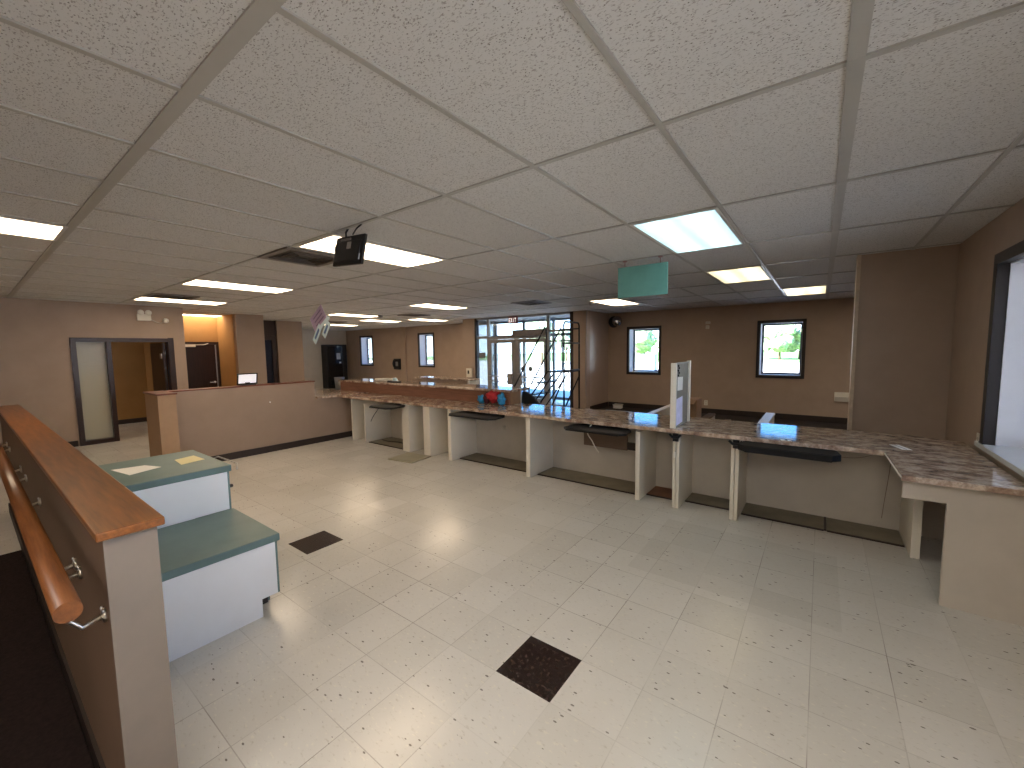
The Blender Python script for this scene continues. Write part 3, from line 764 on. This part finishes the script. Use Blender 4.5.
# colourful bundle at the end of the bar
t = thing('cloth_bundle', (-3.65, 4.45, CT1), 'small red, maroon and blue bundle lying at the end of the raised bar', 'bundle')
MB().blob((-3.66, 4.46, CT1+.108), .085, (1.15, .7, .9), 3, .7, 2.4, 1).build('red_lump', M['red'], t)
MB().blob((-3.79, 4.47, CT1+.085), .07, (.7, .6, 1.15), 3, .7, 2.4, 2).build('maroon_lump', M['maroon'], t)
MB().blob((-3.90, 4.48, CT1+.06), .062, (1, .6, .95), 3, .6, 2.4, 3).build('blue_lump', M['blue'], t)
MB().blob((-3.52, 4.46, CT1+.085), .075, (.8, .6, 1.0), 3, .6, 2.4, 4).build('blue_lump', M['blue'], t)
# black chair behind the counter
t = thing('office_chair', (-3.55, 5.35, 0), 'black office chair whose back tip shows behind the counter', 'chair')
MB().prism([(-3.68, .56), (-3.32, .56), (-3.34, .70), (-3.46, .83), (-3.58, .90), (-3.66, .90)], 'y', 5.14, 5.20, bev=.012).build('backrest', M['screen'], t)
MB().box(-3.75, -3.30, 5.18, 5.60, .43, .50, bev=.02).build('seat', M['screen'], t)
MB().tube([(-3.52, 5.4, .43), (-3.52, 5.4, .08)], .025).build('gas_post', M['blackm'], t)
m = MB()
for k in range(5):
    a = k*2*PI/5; m.tube([(-3.52, 5.4, .10), (-3.52+.28*math.cos(a), 5.4+.28*math.sin(a), .06)], .018, 6); m.blob((-3.52+.28*math.cos(a), 5.4+.28*math.sin(a), .03), .03, sub=2, amp=0)
m.build('star_base', M['black'], t)
MB().tube([(-3.52, 5.17, .6), (-3.52, 5.19, .46), (-3.52, 5.3, .43)], .02).build('back_bracket', M['blackm'], t)

# ================================================================ NEAR HALF WALL AND HANDRAIL
t = thing('half_wall', (-4.0, .26, 0), 'tan half wall with orange oak cap running along the left foreground', 'half wall')
HX0, HX1, HY0, HY1 = -6.4, -1.575, .205, .318
B(HX0, HX1-.012, HY0, HY1, 0, 1.044).build('wall_body', plain('shade_toned_tan', lin(116, 94, 78), .6, 0, .03, 3, .1, .3), t)  # body colour darkened to carry the shade on its front face
B(HX1-.012, HX1, HY0-.002, HY1+.002, 0, 1.044).build('end_board', plain('taupe_end_paint', lin(126, 114, 102), .6, 0, .02), t)
MB().box(HX0-.02, HX1+.02, HY0-.018, HY1+.018, 1.044, 1.069, bev=.004).build('cap', M['cap'], t)
B(HX0, HX1-.02, HY0-.012, HY0, 0, .1).build('baseboard', M['base'], t)
t = thing('handrail', (-3.5, .10, .9), 'round oak handrail on nickel brackets along the near half wall', 'handrail')
RY = .112
m = MB()
m.tube([(-6.3, RY, .945), (-1.41, RY, .945)], .0255, 20); ra = m.build('rail', M['rail'], t)
def bracket(x):
    m = MB(); z = .79
    m.lathe([(.022, 0), (.022, -.006), (.01, -.010)], (x, HY0, z), 'y', 14)
    m.tube([(x, HY0-.005, z), (x, HY0-.05, z-.012), (x, RY+.012, z+.03), (x, RY, z+.085), (x, RY, .922)], .0075, 8)
    m.box(x-.03, x+.03, RY-.012, RY+.012, .916, .924, bev=.002)
    b = m.build('bracket', M['brass'], t)
    m = MB()
    for s in (-1, 1): m.lathe([(.0065, 0), (.0065, -.004), (.003, -.006)], (x+s*.013, HY0-.004, z+.018), 'y', 8)
    m.build('screw', M['steel'], b)
for x in (-1.66, -2.06, -2.16, -3.24, -3.95, -4.3, -5.3, -5.6): bracket(x)
tag(MB().box(-5.05, -.3, -1.9, .192, .001, .012, bev=.003).build('floor_mat', M['mat']), 'dark brown mat on the floor below the oak handrail', 'mat')

# ================================================================ STEP BOX
t = thing('step_box', (-3.2, .8, 0), 'white two-step box with teal treads behind the near half wall', 'step box')
SX1, SX2, SX3 = -2.575, -3.25, -4.0
SY0, SY1 = .40, 1.065
Z1, Z2 = .475, .785
# white boards
MB().prism([(SY0, .001), (.965, .001), (.965, .108), (SY1-.012, .108), (SY1-.012, Z1-.045), (SY0, Z1-.045)], 'x', SX1-.018, SX1).build('lower_riser', M['pwhite'], t)
B(SX2-.018, SX2, SY0, SY1-.012, Z1, Z2-.045).build('upper_riser', M['pwhite'], t)
MB().prism([(SX1-.001, .108), (SX1-.001, Z1-.045), (SX2-.001, Z1-.045), (SX2-.001, Z2-.045), (SX3, Z2-.045), (SX3, .001), (SX1-.15, .001), (SX1-.15, .108)], 'y', SY1-.018, SY1).build('side_panel', M['teal'], t)
MB().prism([(SX1-.02, .001), (SX1-.02, Z1-.045), (SX2-.02, Z1-.045), (SX2-.02, Z2-.045), (SX3, Z2-.045), (SX3, .001)], 'y', SY0-.018, SY0).build('side_panel', M['pwhite'], t)
B(SX3, SX3+.018, SY0, SY1-.018, .001, Z2-.045).build('back_panel', M['pwhite'], t)
B(SX1-.15, SX1-.13, .965, SY1-.02, .001, .108).build('toe_kick', M['base'], t)
MB().box(SX2, SX1+.016, SY0, SY1+.012, Z1-.045, Z1, bev=.006).build('lower_tread', M['teal'], t)
MB().box(SX3-.01, SX2+.016, SY0, SY1+.012, Z2-.045, Z2, bev=.006).build('upper_tread', M['teal'], t)
o = MB().tube([(-3.62, 1.075, .76), (-3.55, 1.10, .79), (-3.2, 1.10, .795), (-3.15, 1.08, .765)], .005, 6).build('wire_handle', M['steel'], t)
MB().lathe([(.012, 0), (.012, .03), (.006, .034)], (-3.3, SY1, .62), 'y', 10).build('peg', M['base'], t)
t1 = MB().prism([(-3.76, .555), (-3.50, .60), (-3.57, .775), (-3.72, .72)], 'z', Z2+.001, Z2+.0025).build('paper_sheet', M['paper']); tag(t1, 'white paper sheet lying on the upper teal tread', 'paper')
t2 = MB().prism([(-3.72, .885), (-3.52, .872), (-3.56, 1.02), (-3.76, 1.01)], 'z', Z2+.001, Z2+.0025).build('paper_note', M['ypaper']); tag(t2, 'pale yellow paper note lying on the upper teal tread', 'paper')

# ================================================================ FAR HALF WALL
t = thing('half_wall', (-6.95, 2.9, 0), 'long tan half wall with thin reddish cap and dark baseboard, across the middle left', 'half wall')
FX = -6.85
MB().prism([(1.60, 0), (4.50, 0), (4.50, .755), (3.58, .755), (3.58, 1.045), (1.60, 1.045)], 'x', FX-.13, FX).build('wall_body', M['wallg'], t)
B(FX-.17, FX+.40, 1.42, 1.60, 0, 1.045).build('end_post', plain('warm_tan_post', lin(176, 142, 108), .6, 0, .02), t)
MB().prism([(FX-.185, 1.405), (FX+.415, 1.405), (FX+.415, 1.615), (FX+.006, 1.615), (FX+.006, 3.59), (FX-.136, 3.59), (FX-.136, 1.615), (FX-.185, 1.615)], 'z', 1.045, 1.065, bev=.003).build('cap', M['capd'], t)
B(FX, FX+.013, 1.60, 4.49, 0, .10).build('baseboard', M['base'], t)
MB().lathe([(.012, 0), (.012, .004), (.004, .006)], (FX, 2.86, .78), 'x', 10).build('screw_plate', M['paper'], t)
t = thing('tablet_sign', (-6.92, 2.6, 1.065), 'small black framed tablet with a pale screen standing on the far half wall', 'tablet')
rt = R('Y', 12)
m = MB(); m.box(-6.935, -6.92, 2.455, 2.735, 1.075, 1.245, bev=.004, rot=rt); m.build('housing', M['black'], t)
B(-6.9195, -6.9185, 2.475, 2.715, 1.095, 1.228, rot=rt).build('display', emit('pale_lit_display', (.86, .84, .9, 1), .55), t)
MB().box(-6.97, -6.87, 2.50, 2.69, 1.065, 1.075, bev=.003).build('foot', M['black'], t)
m = MB(); m.prism([(-6.99, 1.066), (-6.93, 1.066), (-6.93, 1.12)], 'y', 2.56, 2.63); m.build('stand', M['black'], t)

# ================================================================ HANGING THINGS
# black screen seen from behind, clipped to the ceiling grid
t = thing('hanging_screen', (-2.8, 1.80, 2.40), 'black flat screen hanging from the ceiling grid, seen from behind', 'screen')
ra = R('Y', 4) @ R('X', -10)
def rb(x0, x1, y0, y1, z0, z1, name, mat, bev=0, c=Vector((-2.83, 1.80, 2.30))):
    m = MB().box(x0, x1, y0, y1, z0, z1, bev=bev)
    for v in m.bm.verts: v.co = c+ra @ v.co
    return m.build(name, mat, t)
rb(-.185, .185, -.012, .012, -.115, .105, 'casing', M['black'], .006)
rb(-.16, .16, -.026, -.0125, -.09, .06, 'rear_cover', plain('matte_black_cover', lin(22, 21, 23), .5), .005)
rb(-.11, .02, -.020, -.0126, .07, .085, 'label_strip', plain('grey_label', lin(150, 146, 140), .6))
rb(.0, .05, -.0285, -.0262, -.0, .05, 'rating_plate', plain('light_grey_plate', lin(168, 162, 156), .6))
rb(.125, .165, -.022, -.0126, -.085, -.04, 'port_panel', M['alu'], .002)
rb(-.178, -.158, -.020, -.0126, .0, .04, 'barcode_label', M['alu'])
m = MB(); m.tube([(-2.86, 1.795, 2.40), (-2.845, 1.785, 2.425), (-2.80, 1.775, CEIL)], .008, 6); m.tube([(-2.78, 1.80, 2.405), (-2.70, 1.78, 2.43), (-2.62, 1.768, CEIL)], .006, 6)
m.build('hanger', M['blackm'], t)
# teal sign
t = thing('hanging_sign', (-1.48, 4.19, 2.06), 'plain teal rectangular sign hanging from the ceiling', 'sign')
MB().box(-1.732, -1.226, 4.185, 4.203, 2.068, 2.377, bev=.002).build('board', M['tealsign'], t)
for x in (-1.66, -1.30):
    m = MB(); m.tube([(x, 4.194, 2.36), (x, 4.194, CEIL)], .004, 6); m.box(x-.018, x+.018, 4.18, 4.208, CEIL-.012, CEIL-.001)
    m.build('hanger', plain('pink_hanger', lin(176, 130, 124), .5), t)
# mauve diamond sign
t = thing('diamond_sign', (-6.9, 3.8, 1.78), 'mauve tilted sign with pale blue tags hanging from the ceiling', 'sign')
def DP(u, w): return (-6.95+u, w)   # in the x-z plane at y 3.8
MB().prism([(-6.925, 2.36), (-7.30, 2.13), (-7.13, 1.86), (-6.74, 2.09)], 'y', 3.80, 3.812).build('board', M['mauve'], t)
m = MB()
for k in range(3):
    a = .06+.075*k
    p = Vector((-6.925, 2.36)); d1 = Vector((-.375, -.23)).normalized(); d2 = Vector((.19, -.27)).normalized()
    q = p+d2*a+d1*.05; m.prism([q, q+d1*.30, q+d1*.30+d2*.022, q+d2*.022], 'y', 3.796, 3.7995)
m.build('printed_line', M['mauved'], t)
def tagp(cx, cz, L, w, ang, name='tag'):
    a = math.radians(ang); u = Vector((math.cos(a), math.sin(a))); v = Vector((-u.y, u.x)); c = Vector((cx, cz))
    o = MB().prism([c-u*L/2-v*w/2, c+u*L/2-v*w/2, c+u*L/2+v*w/2, c-u*L/2+v*w/2], 'y', 3.785, 3.793).build(name, M['cyan'], t)
    MB().prism([c-u*L*.3-v*w*.2, c+u*L*.3-v*w*.2, c+u*L*.3+v*w*.2, c-u*L*.3+v*w*.2], 'y', 3.7835, 3.7848).build('tag_print', M['navy'], o)
tagp(-7.06, 1.86, .36, .13, 50); tagp(-6.76, 1.93, .30, .13, 50)
MB().prism([(-6.98, 1.99), (-6.94, 1.94), (-6.64, 2.10), (-6.68, 2.16)], 'y', 3.786, 3.7935).build('tag', M['cyan'], t)
m = MB(); m.tube([(-6.925, 3.806, 2.35), (-6.92, 3.806, CEIL)], .003, 6); m.build('hanger', M['steel'], t)
# exit sign, emergency lamp, corner mirror
t = thing('exit_sign', (-6.64, 8.95, 2.28), 'red exit sign hanging from the ceiling before the glass entrance', 'exit sign')
ey = 8.94
MB().box(-6.78, -6.50, ey, ey+.06, 2.23, 2.42, bev=.004).build('housing', M['exit'], t)
def letters(parent, s, x0, z0, y, h, w, gap, mat):
    seg = {'E': [(0, 0, .2, 1), (0, 0, 1, .18), (0, .41, .85, .59), (0, .82, 1, 1)], 'T': [(.4, 0, .6, 1), (0, .82, 1, 1)], 'I': [(.4, 0, .6, 1)]}
    for k, ch in enumerate(s):
        m = MB(); bx = x0+k*(w+gap)
        if ch == 'X':
            m.prism([(bx, z0), (bx+w*.25, z0), (bx+w, z0+h), (bx+w*.75, z0+h)], 'y', y-.004, y); m.prism([(bx+w*.75, z0), (bx+w, z0), (bx+w*.25, z0+h), (bx, z0+h)], 'y', y-.0045, y)
        else:
            for a, b, c, d in seg[ch]: m.box(bx+a*w, bx+c*w, y-.004, y, z0+b*h, z0+d*h)
        m.build('letter', mat, parent)
letters(t, 'EXIT', -6.76, 2.265, ey-.0005, .115, .05, .012, emit('exit_letter_glow', (1, .82, .75, 1), 1.0))
MB().tube([(-6.64, ey+.03, 2.42), (-6.64, ey+.03, CEIL)], .012).build('stem', M['alu'], t)
t = thing('emergency_lamp', (XW, 2.1, 2.2), 'white emergency lamp with a remote head high on the left wall', 'emergency lamp')
MB().box(XW, XW+.07, 2.02, 2.22, 2.17, 2.29, bev=.008).build('battery_case', M['white'], t)
for k, y in enumerate((2.06, 2.17)):
    MB().lathe([(.02, 0), (.045, .03), (.05, .06), (.001, .062)], (XW+.08, y, 2.31), 'x', 16).build('lamp_head', M['white'], t)
MB().tube([(XW+.01, 2.22, 2.20), (XW+.012, 2.30, 2.15), (XW+.012, 2.36, 2.13), (XW+.02, 2.42, 2.17)], .006, 6).build('conduit', M['cream'], t)
MB().lathe([(.02, 0), (.042, .03), (.048, .06), (.001, .062)], (XW+.01, 2.43, 2.18), 'x', 16).build('remote_head', M['white'], t)
t = thing('corner_mirror', (-4.35, YB, 2.2), 'round dark convex mirror high in the corner beside the far window', 'mirror')
MB().lathe([(.14, 0), (.15, -.03), (.13, -.06)], (-4.36, YB, 2.22), 'y', 24).build('housing', M['black'], t)
c = Vector((-4.24, YB-.12, 2.23)); m = MB().lathe([(.13, 0), (.12, -.03), (.08, -.055), (.03, -.066), (.001, -.068)], c, 'y', 24)
rr = R('Z', 25)
for v in m.bm.verts: v.co = c+rr @ (v.co-c)
m.build('mirror_dome', plain('convex_mirror', (.5, .5, .5, 1), .08, 1, .02), t)
MB().tube([(-4.33, YB-.05, 2.22), (-4.26, YB-.12, 2.225)], .02).build('arm', M['black'], t)
# wall plates
def plate(x, z, lab, w=.075, h=.115, name='outlet_plate', cat='outlet'):
    t = thing(name, (x, YB, z), lab, cat); MB().box(x-w/2, x+w/2, YB-.008, YB, z-h/2, z+h/2, bev=.002).build('cover', M['white'], t)
    for s in (-1, 1): MB().box(x-.016, x+.016, YB-.0105, YB-.008, z+s*.027-.016, z+s*.027+.016, bev=.002).build('socket', M['cream'], t)
plate(-2.10, .25, 'white outlet plate low on the far wall right of the divider')
t = thing('wall_sensor', (-2.10, YB, 2.0), 'small cream sensor high on the far wall between two windows', 'sensor')
MB().box(-2.15, -2.05, YB-.02, YB, 2.06, 2.12, bev=.004).build('upper_box', M['cream'], t); MB().box(-2.14, -2.07, YB-.05, YB, 1.95, 2.03, bev=.008).build('lens_box', M['cream'], t)
t = thing('file_pocket', (.36, YB, .45), 'pale wall pocket on the far wall beside the cream corner post', 'wall pocket')
MB().box(.24, .50, YB-.012, YB, .44, .62, bev=.003).build('back_plate', M['white'], t); MB().box(.25, .49, YB-.04, YB-.012, .44, .53, bev=.003).build('pocket', M['cream'], t)
t = thing('outlet_plate', (XR, 4.52, .8), 'white outlet plate on the right wall beside the big window', 'outlet')
MB().box(XR-.008, XR, 4.48, 4.55, .79, .88, bev=.002).build('cover', M['white'], t); MB().box(XR-.011, XR-.008, 4.5, 4.53, .82, .85, bev=.001).build('socket', M['cream'], t)
t = thing('wall_phone', (-13.25, YB-.08, .85), 'black wall phone on the far wall between two narrow windows', 'phone')
MB().box(-13.40, -13.02, YB-.13, YB, .82, 1.24, bev=.02).build('body', M['black'], t)
MB().tube([(-13.33, YB-.16, 1.18), (-13.36, YB-.18, 1.05), (-13.33, YB-.16, .92)], .03).build('handset', M['blackm'], t)
MB().box(-13.26, -13.12, YB-.135, YB-.13, .95, 1.12).build('keypad', M['steel'], t)
t = thing('control_box', (-8.33, VY-.06, .8), 'pale control box on the pier left of the glass entrance', 'control box')
MB().box(-8.42, -8.20, VY-.10, VY-.06, .74, 1.0, bev=.006).build('box', M['white'], t)
MB().box(-8.36, -8.30, VY-.108, VY-.10, .84, .94).build('display', M['black'], t)

# ================================================================ VENDING MACHINE
t = thing('vending_machine', (-16.3, 9.62, 0), 'tall black vending machine against the far left wall', 'vending machine')
MB().box(XL+.01, XL+.45, 9.14, 10.04, 0, 1.84, bev=.01).build('cabinet', M['black'], t)
xf = XL+.45
MB().box(xf, xf+.02, 9.18, 9.80, .45, 1.76, bev=.004).build('display_front', plain('dark_glossy_panel', lin(14, 14, 18), .15), t)
MB().box(xf, xf+.02, 9.83, 10.0, .45, 1.76, bev=.004).build('control_column', M['black'], t)
MB().box(xf+.02, xf+.03, 9.55, 9.72, 1.22, 1.48).build('poster', plain('pale_poster', lin(178, 186, 200), .4), t)
MB().box(xf+.02, xf+.03, 9.66, 9.74, 1.05, 1.12).build('coin_slot', M['steel'], t)
MB().box(xf, xf+.03, 9.25, 9.75, .16, .36, bev=.006).build('delivery_flap', M['blackm'], t)
tag(MB().lathe([(.16, 0), (.20, .5), (.19, .5), (.15, .02)], (-15.75, 9.28, 0.001), 'z').build('waste_bin', M['alu']), 'small grey bin in front of the vending machine', 'bin')

# ================================================================ ROLLING LADDER
def ladder():
    t = thing('rolling_ladder', (-4.4, 7.7, 0), 'dark steel rolling step ladder with handrails before the glass entrance', 'ladder')
    yN, yF = 7.36, 8.02; r = .019
    XP0, XP1, ZP = -4.22, -4.20, 1.075
    top = 2.09
    def bx(y): return -3.98-.42*(y-7.36)/.66+.06    # rear frame leans along the sight line slightly
    xr = -4.18
    # guard rail frame at the rear of the platform
    m = MB()
    m.tube([(xr, yN, .06), (xr, yN, top-.06), (xr, yN+.05, top), (xr, yF-.05, top), (xr, yF, top-.06), (xr, yF, .06)], r, 8)
    m.tube([(xr, yN, 1.66), (xr, yF, 1.66)], r, 8)
    m.tube([(xr, yN, 1.09), (xr, yF, 1.09)], r*1.2, 8)
    m.build('guard_rail', M['blackm'], t)
    xp = xr-.42
    for y in (yN, yF):
        m = MB(); m.tube([(xp, y, ZP), (xp, y, 1.98), (xp-.03, y, 2.0), (-5.50, y, .62), (-5.48, y, .30)], r*.9, 8)
        if y == yF: m.tube([(xp, y, 1.66), (xr, y, 1.66)], r*.8, 8); m.tube([(xp, y, 1.97), (xr, y, 1.97)], r*.8, 8)
        m.build('handrail', M['blackm'], t)
    MB().box(xp, xr, yN+.01, yF-.01, ZP-.02, ZP+.01, bev=.004).build('platform', M['blackm'], t)
    run = [(-4.78, .83), (-5.00, .57), (-5.22, .31)]
    for x, z in run:
        MB().box(x-.09, x+.09, yN+.02, yF-.02, z-.014, z+.01, bev=.003).build('tread', M['blackm'], t)
    for y in (yN, yF):
        m = MB(); m.tube([(-5.36, y, .08), (xp+.02, y, ZP-.01)], r, 8); m.tube([(-5.16, y, .08), (xp+.18, y, ZP-.03)], r*.8, 8); m.build('stringer', M['blackm'], t)
    for y in (yN, yF):
        m = MB(); m.tube([(xr, y, .95), (-4.60, y, .09)], r*.9, 8); m.tube([(-5.36, y, .09), (xr, y, .09)], r, 8); m.build('brace', M['blackm'], t)
    for x, y in ((xr, yN), (xr, yF), (-5.3, yN), (-5.3, yF)):
        c = MB().box(x-.02, x+.02, y-.022, y+.022, .06, .11).build('caster_fork', M['alu'], t)
        MB().lathe([(.012, -.012), (.045, -.012), (.045, .012), (.012, .012)], (x, y, .046), 'y', 16).build('caster_wheel', M['white'], c)
ladder()
# cables on the pier beside the ladder
cable([(-4.50, VY-.075, CEIL-.01), (-4.515, VY-.075, 2.0), (-4.53, VY-.075, 1.3), (-4.52, VY-.075, .4)], .008, 'thin grey conduit running down the pier behind the ladder', M['alu'])

# ================================================================ LOW FURNITURE LEFT IN THE LOBBY
def low_partition(x, y0, y1, z, w, cap, body, lab):
    t = thing('low_partition', (x, (y0+y1)/2, 0), lab, 'low partition')
    B(x-w/2+.01, x+w/2-.01, y0+.01, y1, 0, z-.03).build('body', body, t); MB().box(x-w/2, x+w/2, y0, y1, z-.03, z, bev=.004).build('cap', cap, t)
low_partition(-.63, 6.5, 7.95, .45, .13, M['white'], M['cream'], 'low pale partition behind the counter, right of the others, below the right window')
low_partition(-1.41, 6.5, 7.4, .45, .11, M['brown'], M['cream'], 'low brown topped partition behind the counter, right of the divider')
low_partition(-1.12, 6.5, 7.1, .42, .08, M['brown'], M['brown'], 'small low brown stub behind the counter between two low partitions')
low_partition(-2.22, 6.5, 8.3, .47, .10, M['white'], M['white'], 'low white partition behind the counter, left of the upright divider')
t = thing('low_table', (-2.72, 6.9, 0), 'low grey topped table behind the counter beside the white partition', 'table')
MB().box(-3.1, -2.28, 6.55, 7.0, .40, .43, bev=.004).build('table_top', plain('blue_grey_top', lin(128, 136, 140), .4), t)
for x in (-3.05, -2.33):
    for y in (6.6, 6.95): MB().tube([(x, y, 0), (x, y, .40)], .02).build('leg', M['blackm'], t)
t = thing('cardboard_box', (-1.75, 7.2, 0), 'brown cardboard box behind the upright white divider', 'box')
MB().box(-1.93, -1.57, 7.05, 7.4, 0, .70, bev=.012).build('carton', M['card'], t)
MB().box(-1.90, -1.58, 6.86, 7.05, .66, .675, rot=R('X', 14)).build('flap', M['card'], t)
t = thing('small_box', (-4.1, YB-.2, 0), 'small white box on the dark floor below the far corner window', 'box')
MB().box(-4.22, -4.02, 9.95, 10.1, .005, .10, bev=.006).build('carton', M['paper'], t); MB().box(-4.23, -4.01, 9.94, 10.11, .085, .11, bev=.004).build('lid', M['white'], t)

# ================================================================ OUTDOORS
struct(B(-90, 60, YB+WT, 48, -.30, -.15).build('ground_paving', M['asph']))
struct(B(-90, 60, 48, 150, -.34, -.18).build('ground_lawn', M['grass']))
struct(B(XR+WT+.02, 60, -20, YB+WT, -.30, -.15).build('ground_side', plain('grey_asphalt', lin(150, 148, 146), .9, 0, .05, 3)))
struct(B(12.0, 12.4, -12, 16, -.2, 3.4).build('wall_neighbour', M['ext']))
def tree(x, y, h, w, seed, lab):
    t = thing('tree', (x, y, -.18), lab, 'tree', 'trees outside the windows')
    MB().tube([(x, y, -.2), (x+.05, y, h*.5)], .12*h/4, 8, .07*h/4).build('trunk', M['bark'], t)
    m = MB(); rnd = random.Random(seed)
    for k in range(9):
        a = rnd.uniform(0, 2*PI); q = rnd.uniform(.0, .55)*w
        m.blob((x+q*math.cos(a), y+q*math.sin(a), h*rnd.uniform(.38, .78)), w*rnd.uniform(.30, .42), (1, 1, .85), 3, .45, 2.6, seed+k)
    m.blob((x, y, h*.8), w*.32, (1, 1, .9), 3, .4, 2.6, seed+20)
    m.build('crown', M['leaf'], t)
def T(px_dir, d): return (px_dir*d, d)
TR = [(-.068, 60, 4.6, 2.6, 'round green tree seen in the middle of the right far window'), (-.098, 63, 3.6, 2.0, 'small green tree at the left of the right far window'), (-.035, 62, 3.8, 2.2, 'small green tree at the right of the right far window'),
      (-.345, 56, 5.0, 3.2, 'green tree seen through the left far window'), (-.285, 66, 4.4, 2.6, 'green tree at the right edge of the left far window'), (-.64, 38, 5.5, 2.6, 'yellow-green tree seen through the right entrance door'), (-.56, 48, 4.2, 2.6, 'green tree seen through the narrow glass right of the entrance doors')]
for k, (a, d, h, w, lab) in enumerate(TR): tree(a*d, d, h, w, k*31+5, lab)
t = thing('utility_cabinet', (-9.7, 29, -.18), 'blue-grey cabinet standing outdoors, seen in the left far window', 'cabinet')
MB().box(-10.4, -9.3, 29, 29.7, -.19, 1.05, bev=.02).build('housing', plain('blue_grey_cabinet', lin(104, 128, 156), .5), t)
MB().box(-10.3, -9.85, 28.98, 29.0, 0, .95).build('door', plain('blue_grey_door', lin(92, 116, 146), .5), t); MB().box(-9.83, -9.4, 28.98, 29.0, 0, .95).build('door', MATS['blue_grey_door'], t)
